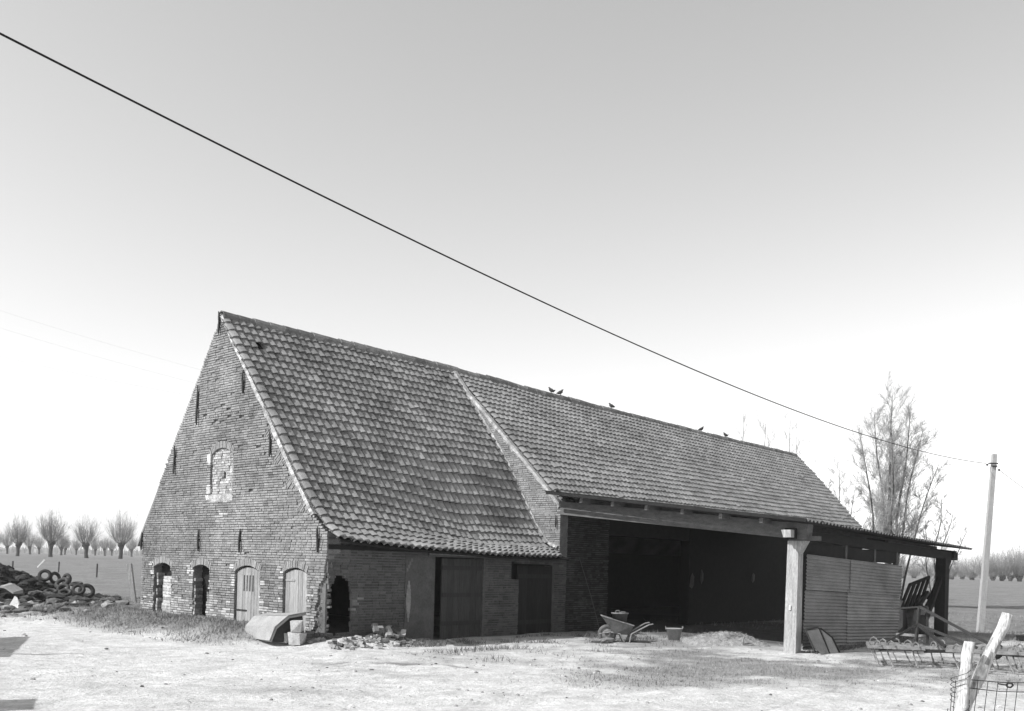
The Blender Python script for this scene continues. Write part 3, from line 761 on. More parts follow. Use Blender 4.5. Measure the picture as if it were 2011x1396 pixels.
m_ = MB(); m_.hexa([(7.04, -6.53, 2.46), (7.2, -6.53, 2.46), (7.2, -6.33, 2.46), (7.04, -6.36, 2.46), (7.04, -6.53, 2.62), (7.2, -6.53, 2.62), (7.2, -6.31, 2.62), (7.04, -6.31, 2.62)]); m_.build('beam_end', 'post', shed)
m_ = MB(); m_.hexa([(7.40, -6.53, -.15), (7.66, -6.53, -.15), (7.66, -6.25, -.15), (7.40, -6.25, -.15), (7.43, -6.52, 2.40), (7.66, -6.52, 2.40), (7.66, -6.27, 2.40), (7.43, -6.27, 2.40)])
m_.hexa([(7.43, -6.53, 2.12), (7.62, -6.53, 2.12), (7.62, -6.53, 2.12), (7.43, -6.53, 2.12), (7.43, -6.70, 2.42), (7.62, -6.70, 2.42), (7.62, -6.50, 2.42), (7.43, -6.50, 2.42)])
m_.box(7.38, 7.40, -6.40, -6.36, .92, 1.02, 1.8)
m_.build('corner_post', 'post', shed)
m_ = MB(); m_.box(7.42, 7.6, -6.95, -6.30, 2.40, 2.5); m_.build('corbel', 'timber', shed)
m_ = MB(); m_.box(16.62, 16.94, -6.56, -6.28, -.1, 2.22); m_.build('end_post', 'timber_dark', shed)
m_ = MB(); m_.beam((16.5, -6.1, .75), (16.75, -6.4, 1.75), .1, .12); m_.beam((15.6, -6.42, .55), (16.75, -6.42, 1.75), .10, .12); m_.beam((16.9, -6.42, 1.75), (17.35, -6.42, 2.2), .10, .12); m_.build('brace', 'timber_dark', shed)
# sheeted front
shw = link('sheeted_front', None, shed)
WP = .076; 
def wall_sheet(x0, x1, z0, z1, y, tone):
    n = int((z1 - z0) / WP); seg = 6; m_ = MB(); k = n * seg
    for lay in (0, 1):
        for xx in (x0, x1):
            for i in range(k + 1):
                zz = z0 + i * WP / seg - .030 * (xx - 7.75); m_.v.append((xx, y - .011 * math.cos(2 * math.pi * i / seg) + lay * .005, zz))
    w = k + 1
    for i in range(k):
        m_.f += [(i, w + i, w + i + 1, i + 1), (2 * w + i, 2 * w + i + 1, 3 * w + i + 1, 3 * w + i), (i, i + 1, 2 * w + i + 1, 2 * w + i), (w + i, 3 * w + i, 3 * w + i + 1, w + i + 1)]
    m_.t = [tone] * len(m_.f); m_.build('corrugated_sheet', 'sheet_wall', shw)
for (a, e, z0_, z1_, y, t) in ((7.72, 10.05, .06, .72, -6.545, .95), (9.95, 13.12, .12, .78, -6.56, .9), (7.72, 10.0, .66, 1.42, -6.558, .8), (9.9, 13.15, .72, 1.42, -6.572, 1.15), (7.74, 10.1, 1.36, 2.14, -6.572, .95), (10.0, 13.2, 1.36, 2.14, -6.588, 1.0)):
    wall_sheet(a, e, z0_, z1_, y, t)
for x in (9.9, 11.6, 13.05):
    m_ = MB(); m_.box(x - .05, x + .05, -6.52, -6.42, -.1, 2.5); m_.build('stud', 'timber', shw)
m_ = MB(); m_.box(7.66, 13.1, -6.50, -6.44, 2.02, 2.32, .8); m_.build('header_board', 'timber_dark', shw)

# ------------------------------------------------------------------ loose things
def at_ground(x, y, dz=0.0): return Vector((x, y, gz(x, y) + dz))

# wheelbarrow: seen side on, wheel to the left
wb = thing('wheelbarrow', 'metal wheelbarrow with one wheel holding a round tub before the cart shed', 'wheelbarrow')
U = RIGHT.copy(); V = FWD.copy()
C = Vector((6.52, -2.66, gz(6.5, -2.6) - .02))
def wp(u, v, z): return C + U * u + V * v + Vector((0, 0, z))
m_ = MB()
top = [(-.52, .62), (-.42, .60), (.12, .47), (.26, .42), (.26, .42)]
rim = [wp(-.50, -.28, .62), wp(-.50, .28, .62), wp(.22, .30, .42), wp(.22, -.30, .42)]
bot = [wp(-.22, -.18, .22), wp(-.22, .18, .22), wp(.10, .18, .20), wp(.10, -.18, .20)]
m_.add(rim + bot, [(0, 1, 5, 4), (1, 2, 6, 5), (2, 3, 7, 6), (3, 0, 4, 7), (4, 5, 6, 7)])
inn = [Vector(p) + Vector((0, 0, .012)) for p in rim]
tray = m_.build('tray', 'zinc_dark', wb)
m_ = MB(); m_.tube(rim + [rim[0]], .013, 6); m_.build('tray_rim', 'steel_worn', wb)
wh = link('wheel', None, wb)
for nm, prof, mt in (('tyre', [(.15, -.035), (.205, -.04), (.22, 0), (.205, .04), (.15, .035), (.15, -.035)], 'rubber'), ('rim', [(.05, -.02), (.15, -.02), (.15, .02), (.05, .02), (.05, -.02)], 'steel_worn')):
    m_ = MB(); m_.lathe(wp(-.37, 0, .20), prof, 20, V, 2.2 if nm == 'tyre' else .9); m_.build(nm, mt, wh, True)
for s_ in (-1, 1):
    m_ = MB(); m_.tube([wp(-.56, .10 * s_, .20), wp(-.30, .12 * s_, .25), wp(-.16, .17 * s_, .235), wp(-.08, .2 * s_, .21), wp(0.02, .22 * s_, .02), wp(.06, .22 * s_, 0.015), wp(.13, .24 * s_, .02), wp(.17, .24 * s_, .22), wp(.3, .26 * s_, .30), wp(.56, .29 * s_, .45), wp(.66, .29 * s_, .47)], .017, 6); m_.build('handle_frame', 'steel_worn', wb)
tb = thing('round_tub', 'round metal tub with rope handle standing in the wheelbarrow', 'tub')
m_ = MB(); tc = wp(-.08, 0, .37); m_.lathe(tc, [(0, 0), (.14, 0), (.185, .30), (.20, .30), (.20, .325), (.178, .32), (.13, .02), (0, .02)], 18); m_.build('body', 'zinc_dark', tb, True)
m_ = MB(); m_.lathe(tc + Vector((0, 0, .32)), [(.188, -.014), (.206, -.004), (.205, .012), (.188, .014)], 18); m_.build('rim', 'steel_worn', tb)
m_ = MB(); m_.tube([tc + U * a + Vector((0, 0, .33 + h)) for a, h in ((-.10, 0), (-.09, .045), (-.02, .05), (-.01, 0), (.05, .02), (.13, .015))], .011, 5); m_.build('rope_handle', 'steel_worn', tb)

bk_ = thing('feed_tub', 'tapered zinc tub with two upright handles standing on the ground', 'tub')
c = at_ground(8.02, -3.1, .0)
m_ = MB(); m_.lathe(c, [(0, .0), (.135, 0), (.19, .27), (.205, .275), (.2, .29), (.18, .27), (.125, .02), (0, .02)], 18); m_.build('body', 'zinc', bk_, True)
for s_ in (-1, 1):
    m_ = MB(); p = c + U * .2 * s_; m_.tube([p + Vector((0, 0, .25)), p + U * .012 * s_ + Vector((0, 0, .33)), p + V * .04 + Vector((0, 0, .33)), p + V * .04 + Vector((0, 0, .25))], .011, 5); m_.build('handle', 'steel_worn', bk_)
m_ = MB(); m_.tube([(8.70, -.35, .0), (8.42, -.22, .95), (8.1, -.05, 1.96)], [.011, .011, .008], 6)
m_.build('leaning_rod', 'timber', None, label='thin rod leaning against the dark wall behind the wheelbarrow', cat='rod')
# stone beside the barrow
m_ = MB(); m_.lump(at_ground(6.75, -2.75, .09), .12, rg, (1.2, 1.2, .8)); m_.build('field_stone', 'straw', None, label='grey stone lump behind the wheelbarrow legs', cat='stone')
m_ = MB(); m_.lump(at_ground(6.05, -2.55, .05), .14, rg, (2.2, 1.2, .5)); m_.lump(at_ground(5.75, -2.5, .03), .1, rg, (2, 1.2, .5)); m_.build('earth_lump', 'clod', None, label='low lump of earth under the wheelbarrow wheel', cat='earth')
# straw mound at the shed opening
m_ = MB(); nx_, ny_ = 34, 20
for j in range(ny_ + 1):
    for i in range(nx_ + 1):
        a = (i / nx_ - .5) * 2; b2 = (j / ny_ - .5) * 2
        u = a * 1.0; v_ = b2 * .7; h = max(0, 1 - a * a) * max(0, 1 - b2 * b2)
        p = Vector((8.30, -4.32, 0)) + U * u + V * v_; z = gz(p.x, p.y) - .02 + .26 * h ** .8 * (1 + .35 * nz(u * 3, v_ * 3, 2)) + .05 * h * nz(u * 11, v_ * 11, 3)
        m_.v.append((p.x, p.y, z))
for j in range(ny_):
    for i in range(nx_): k = j * (nx_ + 1) + i; m_.f.append((k, k + 1, k + nx_ + 2, k + nx_ + 1)); m_.t.append(1.0)
for i in range(900):
    a = rg.gauss(0, .42); b2 = rg.gauss(0, .28); p = Vector((8.30, -4.32, 0)) + U * a + V * b2; z = gz(p.x, p.y) + .25 * max(0, 1 - a * a) * max(0, 1 - (b2 / .7) ** 2)
    d = Vector((rg.uniform(-1, 1), rg.uniform(-1, 1), rg.uniform(0, .5))).normalized() * rg.uniform(.05, .13); q = Vector((p.x, p.y, z))
    m_.add([q, q + d, q + d * .5 + Vector((0, 0, .01))], [(0, 1, 2)], rg.uniform(.6, 1.5))
m_.build('straw_heap', 'straw', None, kind='stuff', label='low heap of straw and litter at the mouth of the cart shed')
# hooked tine stuck in the ground
m_ = MB(); p = at_ground(8.0, -4.95); m_.tube([p + Vector((0, 0, .25)) + U * .05, p + Vector((0, 0, .18)) + U * .015, p + Vector((0, 0, .08)), p + Vector((0, 0, .02)) + U * .02, p + U * .10 + Vector((0, 0, .02)), p + U * .26 + Vector((0, 0, .05))], [.012, .02, .022, .024, .015, .01], 6)
m_.build('hooked_iron', 'steel_worn', None, label='curved iron tine standing on the ground near the corner post', cat='iron')
m_ = MB(); m_.beam((7.75, -6.15, -.02), (7.62, -6.2, .42), .05, .16); m_.build('leaning_board', 'timber_dark', None, label='short dark board leaning against the foot of the corner post', cat='board')

# pale broken stones by the corner
for (x, y, z, a, s_, lb) in ((-.62, .06, .17, .5, .115, 'pale cut stone, lower of the two stacked by the broken corner'), (-.60, .10, .41, .75, .10, 'pale cut stone lying on top of another by the broken corner'), (-.62, .40, .17, .2, .085, 'small pale stone left of the two stacked ones')):
    m_ = MB(); h = s_
    m_.obox((x, y, z), (math.cos(a), math.sin(a), .05), (-math.sin(a), math.cos(a), 0), (-.05, 0, 1), h * 1.15, h, h)
    m_.v = [(p[0] + rg.uniform(-.03, .03), p[1] + rg.uniform(-.03, .03), p[2] + rg.uniform(-.025, .02)) for p in m_.v]
    m_.build('cut_stone', 'pale_stone', None, label=lb, cat='stone', group='pale stones by the corner')
# overturned metal trough
tr = thing('feed_trough', 'pale rounded metal trough overturned against the gable door', 'trough')
m_ = MB(); n = 3; rings = []
SEC = [(-1.00, .08), (-.95, .36), (-.72, .58), (-.38, .64)]
for (ya, sh, sc, dy) in ((1.50, .0, .86, .04), (.42, .0, 1.0, -.30), (.44, .03, .96, -.30), (1.48, .03, .82, .04)):
    rings.append([Vector((-.4 + (x_ + .4) * sc + sh, ya + dy * (q / n), z_ * sc - sh + .03)) for q, (x_, z_) in enumerate(SEC)])
for ring in rings: m_.v.extend([tuple(p) for p in ring])
w = n + 1
for r_ in range(3):
    for j in range(n): m_.f.append((r_ * w + j, r_ * w + j + 1, (r_ + 1) * w + j + 1, (r_ + 1) * w + j)); m_.t.append(rg.uniform(.92, 1.08))
m_.f.append(tuple(range(n, -1, -1)) ); m_.t.append(.9)
m_.build('shell', 'zinc', tr)
m_ = MB(); e_ = [rings[2][j].lerp(rings[3][j], .10) for j in range(n + 1)]; m_.add(e_ + [Vector((-.40, .1, .10)), Vector((-.40, .1, .08)) + (e_[0] - Vector((-.4, .1, .08))) * .5], [tuple(range(n + 1)) + (n + 1, n + 2)]); m_.build('inside_shade', 'steel_dark', tr)  # dark panel added for the shade inside the trough
m_ = MB(); m_.tube(rings[1], .014, 5); m_.tube([rings[1][3], rings[1][3] + Vector((.05, -.08, .02))], .012, 5); m_.tube([rings[1][2].lerp(rings[0][2], .05), rings[1][2].lerp(rings[0][2], .6)], .006, 4); m_.build('rim', 'zinc_dark', tr)

# rubble and fallen bricks at the corner
m_ = MB()
for i in range(130):
    a = rg.gauss(0, 1); x = .9 + a * .75; y = -.62 + rg.gauss(0, .22) - .1 * abs(a)
    if x < -.5 or y > -.12: continue
    if rg.random() < .55:
        th = rg.uniform(0, 3.1); tl = rg.uniform(-.5, .5); p = at_ground(x, y, rg.uniform(.0, .06)); ln = rg.choice((.09, .06, .045))
        m_.obox(p, (math.cos(th), math.sin(th), tl), (-math.sin(th), math.cos(th), 0), (0, -tl, 1), ln, .045, .026, rg.uniform(.5, 1.7))
    else: m_.lump(at_ground(x, y, .02), rg.uniform(.025, .07), rg, (1, 1, .7), rg.uniform(.5, 1.8))
for i in range(16):
    th = rg.uniform(0, 3.1); tl = rg.uniform(-1.2, 1.2); p = at_ground(1.35 + rg.gauss(0, .16), -.5 + rg.gauss(0, .08), rg.uniform(.06, .22))
    m_.obox(p, (math.cos(th), math.sin(th), tl), (-math.sin(th), math.cos(th), 0), (0, -tl, 1), rg.choice((.1, .08)), .05, .03, rg.uniform(.6, 1.7))
m_.build('brick_rubble', 'brick', None, kind='stuff', label='heap of fallen bricks and rubble before the ragged hole')
m_ = MB()
for i in range(60):
    y = rg.uniform(-.1, 1.0); p = Vector((rg.uniform(-.45, -.05), y, 0)); p.z = gz(p.x, p.y) + .02; m_.lump(p, rg.uniform(.03, .08), rg, (1, 1, .7), rg.uniform(.6, 1.8))
m_.build('corner_debris', 'brick', None, kind='stuff', label='broken brick at the foot of the gable corner')

# clods and small stones over the yard
m_ = MB(); i = 0
while i < 1100:
    d = rg.uniform(10.5, 24); c = rg.uniform(-.56, .56) * d; p = EYE + FWD * d + RIGHT * c; x, y = p.x, p.y
    if (x > -.1 and y > -.2): continue
    dens = .25 + 1.2 * max(0, nz(x * .5, y * .5, 21)) + (1.0 if 14.8 < d < 16.8 and -3 < c < 1.5 else 0)
    if rg.random() > dens: i += 1; continue
    r_ = .007 + .03 * rg.random() ** 3
    m_.lump(at_ground(x, y, r_ * .2), r_, rg, (1.2, 1.2, .7), rg.choice((.5, .9, 1.3, 1.8, 2.4))); i += 1
m_.build('loose_clods', 'clod', None, kind='stuff', label='small clods and stones strewn over the yard')

m_ = MB()
for i in range(2600):
    d = 10.5 + 10 * rg.random() ** .8; c = rg.uniform(-.56, .56) * d; p = EYE + FWD * d + RIGHT * c
    if p.x > -.1 and p.y > -.3: continue
    if rg.random() > .2 + 1.3 * max(0, nz(p.x * .6, p.y * .6, 77) + .1): continue
    q = at_ground(p.x, p.y, .006); a = rg.uniform(0, 6.28); L_ = Vector((math.cos(a), math.sin(a), rg.uniform(-.05, .15))) * rg.uniform(.04, .14); w_ = Vector((-math.sin(a), math.cos(a), 0)) * rg.uniform(.003, .007)
    m_.add([q - w_, q + w_, q + L_ + w_ * .6, q + L_ - w_ * .6], [(0, 1, 2, 3)], rg.choice((.25, .5, .9, 1.5, 2.2)))
m_.build('straw_litter', 'clod', None, kind='stuff', label='straws, twigs and chips scattered over the yard')

# ------------------------------------------------------------------ grass
def blades(name, mt, n, fn, hmin, hmax, seed, label):
    rg = random.Random(seed); m_ = MB(); k = 0; tries = 0
    while k < n and tries < n * 30:
        tries += 1; q = fn(rg)
        if q is None: continue
        x, y, s_ = q; z = gz(x, y) - .01; h = rg.uniform(hmin, hmax) * s_; a = rg.uniform(0, 6.28); w = rg.uniform(.004, .010)
        lx, ly = rg.gauss(0, .45) * h, rg.gauss(0, .45) * h; cx, cy = math.cos(a) * w, math.sin(a) * w
        m_.add([(x - cx, y - cy, z), (x + cx, y + cy, z), (x + lx, y + ly, z + h)], [(0, 1, 2)], rg.uniform(.6, 1.5)); k += 1
    return m_.build(name, mt, None, kind='stuff', label=label)
def f_bank(rg):
    x = rg.uniform(-2.2, -.02); y = rg.uniform(.9, 12)
    if rg.random() > smooth01(-2.3, -1.0, x + .5 * nz(x, y, 2)) * (.35 + .9 * max(0, .3 + nz(x * 1.2, y * 1.2, 6))): return None
    return x, y, 1
blades('bank_grass', 'grass', 15000, f_bank, .03, .10, 31, 'rough short grass along the foot of the gable')
def f_yard(rg):
    d = rg.uniform(13.4, 20.0); c = rg.uniform(-1, .56 * d); p = EYE + FWD * d + RIGHT * c
    n1 = .5 * nz(p.x * .35, p.y * .35, 11) + .35 * nz(p.x * 1.3, p.y * 1.3, 12) + .25 * nz(p.x * 3.1, p.y * 3.1, 13)
    if p.x > 7.3 and p.y > -6.5: return None
    if rg.random() > smooth01(13.4, 14.6, d + 1.2 * n1) * smooth01(0, 3.0, c + 1.5 * n1) * smooth01(-.2, .4, n1 + .15): return None
    return p.x, p.y, .6 + .8 * max(0, n1)
blades('yard_grass', 'grass', 15000, f_yard, .02, .07, 32, 'thin trampled grass in front of the sheeted shed')
def f_left(rg):
    y = rg.uniform(8.5, 26); x = rg.uniform(-4, 6)
    nn = nz(x * .8, y * .8, 41)
    if 14.3 < y < 22 and x < 4.2: return None
    if rg.random() > .25 + 1.2 * max(0, nn): return None
    return x, y, .8 + 1.2 * max(0, nn)
m_ = MB()
for i in range(650):
    x, y = rg.uniform(-4.5, 2.6), rg.uniform(8.6, 15.2)
    if x > -.4 and y < 8.9 or rg.random() > .25 + 1.5 * max(0, nz(x * .9, y * .9, 61) + .1): continue
    r_ = .03 + .13 * rg.random() ** 2; m_.lump(at_ground(x, y, r_ * .25), r_, rg, (1.4, 1.4, .8), rg.choice((.35, .5, .8, 1.3)))
m_.build('spoil_clods', 'clod', None, kind='stuff', label='clods of dark spoil left of the barn')
blades('spoil_grass', 'grass_dark', 7000, f_left, .03, .11, 33, 'weeds and rough grass left of the barn')
def f_right(rg):
    x = rg.uniform(14, 34); y = rg.uniform(-18, 2); nn = nz(x * .5, y * .5, 51)
    if rg.random() > .3 + max(0, nn): return None
    return x, y, .8 + max(0, nn)
blades('field_grass', 'grass', 12000, f_right, .04, .16, 34, 'meadow grass round the utility pole')
def f_front(rg):
    x = rg.uniform(.2, 12); y = -.5 - abs(rg.gauss(0, 1.6)); nn = nz(x * 1.4, y * 1.4, 71)
    if x > 7.2 and y > -1.2 or rg.random() > max(0, nn - .05) * 2.2: return None
    return x, y, .7 + 1.3 * max(0, nn)
blades('weed_tufts', 'grass_dark', 3500, f_front, .03, .12, 36, 'scattered weed tufts along the front of the barn')
def f_foot(rg):
    x = rg.uniform(7.7, 13.4); y = -6.6 - abs(rg.gauss(0, .12)); return x, y, 1
blades('foot_grass', 'grass_dark', 1600, f_foot, .04, .16, 35, 'tufts of grass along the foot of the sheeted front')

# ------------------------------------------------------------------ panels against the sheeting
pn = thing('vehicle_panel', 'pale angular metal panel with bent dark frame leaning on the corrugated front', 'panel')
def lean(x, z): return (x, -6.95 + .28 * (z / .62), z + gz(8.5, -6.9))
def plate(poly, th, mt, nm, tone=1.0):
    m_ = MB(); n = len(poly); a = [Vector(lean(*p)) for p in poly]; b2 = [p + Vector((0, th, 0)) for p in a]
    m_.add(a + b2, [tuple(range(n)), tuple(range(2 * n - 1, n - 1, -1))] + [(i, (i + 1) % n, n + (i + 1) % n, n + i) for i in range(n)], tone); m_.build(nm, mt, pn)
plate([(7.55, .18), (7.80, .0), (8.15, -.02), (8.10, .52), (7.50, .50)], .02, 'sheet_wall', 'panel', 1.7)
plate([(8.20, -.02), (8.62, -.02), (8.55, .32), (8.22, .50)], .02, 'sheet_wall', 'panel', 1.8)
m_ = MB(); m_.tube([lean(8.16, -.02), lean(8.13, .54), lean(8.22, .53), lean(8.60, .33), lean(8.68, -.02)], .02, 6); m_.tube([lean(7.50, .1), lean(7.46, .54), lean(8.1, .56)], .02, 6); m_.build('frame', 'steel_dark', pn)

# ------------------------------------------------------------------ cultivator
cu = thing('spring_tine_cultivator', 'pale spring tine cultivator with A-frame mast on the grass by the shed', 'cultivator')
K0 = Vector((6.28, -8.52, 0)); KA = Vector((.40, -.916, 0)); KB = Vector((.916, .40, 0))
def kp(a, b2, z): p = K0 + KA * a + KB * b2; return Vector((p.x, p.y, z))
FZ = .36
for b2, a0, a1 in ((0, 0, 1.0), (0.0, 1.35, 2.9), (.5, .15, 2.8), (1.0, .05, 2.95)):
    m_ = MB(); m_.beam(kp(a0, b2, FZ), kp(a1, b2, FZ + rg.uniform(-.01, .01)), .055, .06, rg.uniform(.9, 1.1)); m_.build('frame_bar', 'steel_worn', cu)
for a in (.02, .98, 1.45, 2.85):
    m_ = MB(); m_.beam(kp(a, -.02, FZ + .0), kp(a, 1.02, FZ + .0), .05, .055, .8); m_.build('frame_bar', 'steel_worn', cu)
def tine_mesh():
    m_ = MB(); pts = []
    for i in range(9):
        t = i / 8; an = lerp(-.3, 2.9, t); pts.append((0, .11 * math.cos(an) - .08, .08 + .13 * math.sin(an) if t < .75 else 0))
    pts = [(0, .09, .0), (0, .06, .07), (0, -.02, .10), (0, -.09, .07), (0, -.12, .0), (0, -.10, -.12), (0, -.03, -.24), (0, .05, -.34)]
    m_.tube(pts, [.013, .016, .017, .016, .015, .014, .012, .011], 5, .7)
    s1 = m_.mesh('tine', 'steel_worn')
    m2_ = MB(); m2_.hexa([(-.022, -.02, -.24), (.022, -.02, -.24), (.012, .07, -.375), (-.012, .07, -.375), (-.022, -.034, -.23), (.022, -.034, -.23), (.012, .06, -.385), (-.012, .06, -.385)], 1.3)
    return s1, m2_.mesh('share', 'steel_worn')
t1, t2 = tine_mesh()
rz = math.atan2(-KB.x, KB.y)
for b2, offs in ((0, (.18, .42, .85, 1.55, 2.0, 2.45, 2.8)), (.5, (.3, .75, 1.2, 1.75, 2.2, 2.6)), (1.0, (.15, .55, 1.0, 1.4, 1.9, 2.35, 2.75))):
    for a in offs:
        o = link('tine', t1, cu); o.matrix_world = Matrix.Translation(kp(a, b2, FZ + .02)) @ Matrix.Rotation(rz + math.pi + .55 + rg.uniform(-.35, .35), 4, 'Z') @ Matrix.Rotation(rg.uniform(-.06, .06), 4, 'X')
        s_ = link('share', t2, o); s_.matrix_parent_inverse = Matrix.Identity(4)
m_ = MB(); A = kp(.95, .85, 1.12); B = kp(1.1, .95, 1.12)
for a, e, r_ in ((kp(.9, .8, .38), A, .03), (kp(1.12, .95, .4), B, .03), (A, B, .025), (A, kp(2.25, .2, .42), .03), (kp(.92, .82, .78), kp(1.9, .2, .42), .03), (kp(.92, .82, .78), kp(1.35, .05, .42), .028), (kp(.92, .82, .78), kp(.35, .7, .40), .025), (A, kp(.5, 1.2, 1.05), .02)):
    m_.beam(a, e, r_ * 1.4, r_ * 1.6)
m_.build('mast', 'steel_dark', cu)
m_ = MB(); m_.beam(kp(.55, 1.0, .56), kp(1.25, 1.0, .54), .04, .05, 1.1); m_.build('drawbar', 'steel_worn', cu)
for a, b2, a1, b3 in ((.2, .1, 1.3, .9), (1.0, .15, 2.2, .45), (1.5, .75, 2.8, .2), (.3, .75, 2.6, .75), (.1, .28, 2.7, .26)):
    m_ = MB(); m_.beam(kp(a, b2, FZ - .06), kp(a1, b3, FZ - .05 + rg.uniform(-.04, .03)), .03, .035); m_.build('link_rod', 'steel_dark', cu)
m_ = MB(); m_.lathe(kp(2.35, 1.3, .30), [(0, -.06), (.12, -.06), (.17, -.03), (.17, .03), (.12, .06), (0, .06)], 18, tuple(FWD)); m_.build('depth_wheel', 'rubber', cu, True)

# ------------------------------------------------------------------ machine standing in the end bay
mc = thing('hay_machine', 'dark farm machine with upright slatted rack standing in the open shed bay', 'machine')
def mp_(px, z, y): return (px, y, z)
m_ = MB(); m_.hexa([(14.3, -5.7, .05), (16.3, -5.7, .0), (16.3, -4.9, .0), (14.3, -4.9, .05), (14.6, -5.7, 1.0), (15.9, -5.7, .95), (15.9, -4.9, .95), (14.6, -4.9, 1.0)]); m_.build('body', 'steel_dark', mc)
m_ = MB(); m_.hexa([(14.3, -5.92, .0), (15.2, -5.92, .28), (15.2, -5.87, .28), (14.3, -5.87, .0), (14.3, -5.92, 1.10), (15.2, -5.92, 1.0), (15.2, -5.87, 1.0), (14.3, -5.87, 1.10)], 1.5); m_.build('side_sheet', 'zinc_dark', mc)
rk = link('slatted_rack', None, mc)
r0, r1_ = Vector((15.05, -5.9, .80)), Vector((16.45, -5.9, .78)); t0, t1_ = Vector((15.72, -5.9, 1.45)), Vector((17.25, -5.9, 1.68))
for i in range(5):
    f = i / 4; m_ = MB(); m_.beam(r0.lerp(r1_, f), t0.lerp(t1_, f), .05, .11, 1, up=(1, 0, -1)); m_.build('slat', 'timber_dark', rk)
m_ = MB(); m_.beam(t0, t1_, .06, .08); m_.beam(r0, r1_, .06, .08); m_.build('rail', 'timber_dark', rk)
m_ = MB(); m_.hexa([(16.1, -5.8, .0), (17.6, -5.8, .0), (17.6, -5.5, .0), (16.1, -5.5, .0), (16.5, -5.8, .95), (16.95, -5.8, 1.15), (16.95, -5.5, 1.15), (16.5, -5.5, .95)], 1.6); m_.build('cover', 'zinc_dark', mc)
m_ = MB(); m_.tube([(16.3, -5.95, .85), (17.0, -5.95, 1.22), (17.15, -5.95, 1.05)], .07, 8); m_.tube([(17.0, -5.95, .85), (17.9, -5.95, .9)], .07, 8); m_.build('pipe', 'steel_dark', mc)
m_ = MB(); m_.lathe((16.2, -6.1, .3), [(0, -.08), (.2, -.08), (.3, -.04), (.3, .04), (.2, .08), (0, .08)], 20, (0, 1, 0)); m_.build('wheel', 'rubber', mc, True)
m_ = MB(); m_.box(17.1, 21.0, -8.6, -8.3, .0, .14, .7)
m_.build('timber_baulk', 'timber_dark', None, label='long dark timber lying on the grass behind the cultivator', cat='timber')

# ------------------------------------------------------------------ fence in the near right corner
def log(name, pts, rad, label, seed):
    rg = random.Random(seed); m_ = MB(); P = [Vector(p) for p in pts]; n = 10; k = 14; ring_pts = []; rr = []
    for i in range(k + 1):
        f = i / k; ring_pts.append(P[0].lerp(P[1], f) + RIGHT * .012 * nz(f * 5, seed) ); rr.append(rad * (1.12 - .2 * f) * (1 + .10 * nz(f * 7, seed, 5)))
    m_.tube(ring_pts, rr, n, 1.0)
    m_.v = [tuple(Vector(v) + Vector((nz(v[0] * 22, v[1] * 22, v[2] * 9), nz(v[1] * 22, v[0] * 22, v[2] * 9 + 3), 0)) * .012) for v in m_.v]
    for q in range(k):
        for j in range(n):
            m_.t[q * n + j] = .75 + .45 * abs(nz(q * .7, j * .8, seed)) + (.0 if rg.random() > .1 else -.35)
    return m_.build(name, 'bark_white', None, True, label=label, cat='fence post', group='peeled fence posts')
def dp(px, py, d):     # a point at viewing depth d, for things near the lens
    dx, dy = px - 1005.5, py - 1107.0
    u = dx * math.cos(ROLL) + dy * math.sin(ROLL); v = -dx * math.sin(ROLL) + dy * math.cos(ROLL)
    return EYE + FWD * d + RIGHT * (u / 1850 * d) + UP * (-v / 1850 * d)
log('fence_post', (Vector((-3.05, -12.98, -.1)), Vector((-2.93, -13.07, 1.19))), .050, 'shorter peeled white fence post wound with wire, near right corner', 1)
log('fence_post', (Vector((-3.06, -12.80, -.1)), Vector((-2.62, -13.28, 1.43))), .050, 'taller peeled white fence post leaning to the right, near right corner', 2)
fn = thing('wire_fence', 'rusty wire mesh fence stretched to the right from the peeled posts', 'fence')
F0 = Vector((-2.98, -13.02, 0)); FD = RIGHT.copy()
m_ = MB()
for z, sag in ((.87, .02), (.80, .03), (.58, .03), (.36, .02), (.12, 0)):
    m_.tube([F0 + FD * (.05 + i * .3) + UP * (z - sag * math.sin(i * 1.1)) for i in range(12)], .0035, 4)
m_.build('strand', 'iron', fn)
m_ = MB(); x = .1
while x < 3.3:
    l0 = rg.uniform(-.05, .02); m_.tube([F0 + FD * (x - .05 + l0) + UP * .05, F0 + FD * (x + .01) + UP * .45, F0 + FD * (x + .05) + UP * .86], .003, 4); x += .085
m_.build('upright_wire', 'iron', fn)
m_ = MB()
for s_ in range(3): m_.tube([F0 + FD * (-.14 + .03 * s_) + UP * .05, F0 + FD * (-.10 + .03 * s_) + UP * (.62 + .12 * s_)], .003, 4)
m_.tube([F0 + FD * -.14 + UP * .56, F0 + FD * -.02 + UP * .565], .003, 4)
for k in range(9):
    a0 = k * .9; m_.tube([F0 + Vector((0, 0, .25 + .07 * k)) + RIGHT * .078 * math.cos(a0 + t) + FWD * .078 * math.sin(a0 + t) + UP * .03 * t for t in (0, .8, 1.6, 2.4, 3.2, 4, 4.8, 5.6)], .003, 4)
m_.build('tie_wire', 'iron', fn)
m_ = MB(); p = F0 + FD * .42 + UP * .83; m_.tube([p + FD * .03 * math.cos(a) + UP * .02 * math.sin(a) for a in (0, 1, 2, 3, 4, 5, 6.28)], .008, 5); m_.tube([p - FD * .03, p - FD * .1 + UP * .01], .006, 5); m_.build('insulator', 'iron', fn)
m_ = MB(); p = F0 + FD * .66; m_.beam(p + UP * .86, p + UP * .74 - FD * .008, .014, .014); m_.build('steel_peg', 'iron', fn)

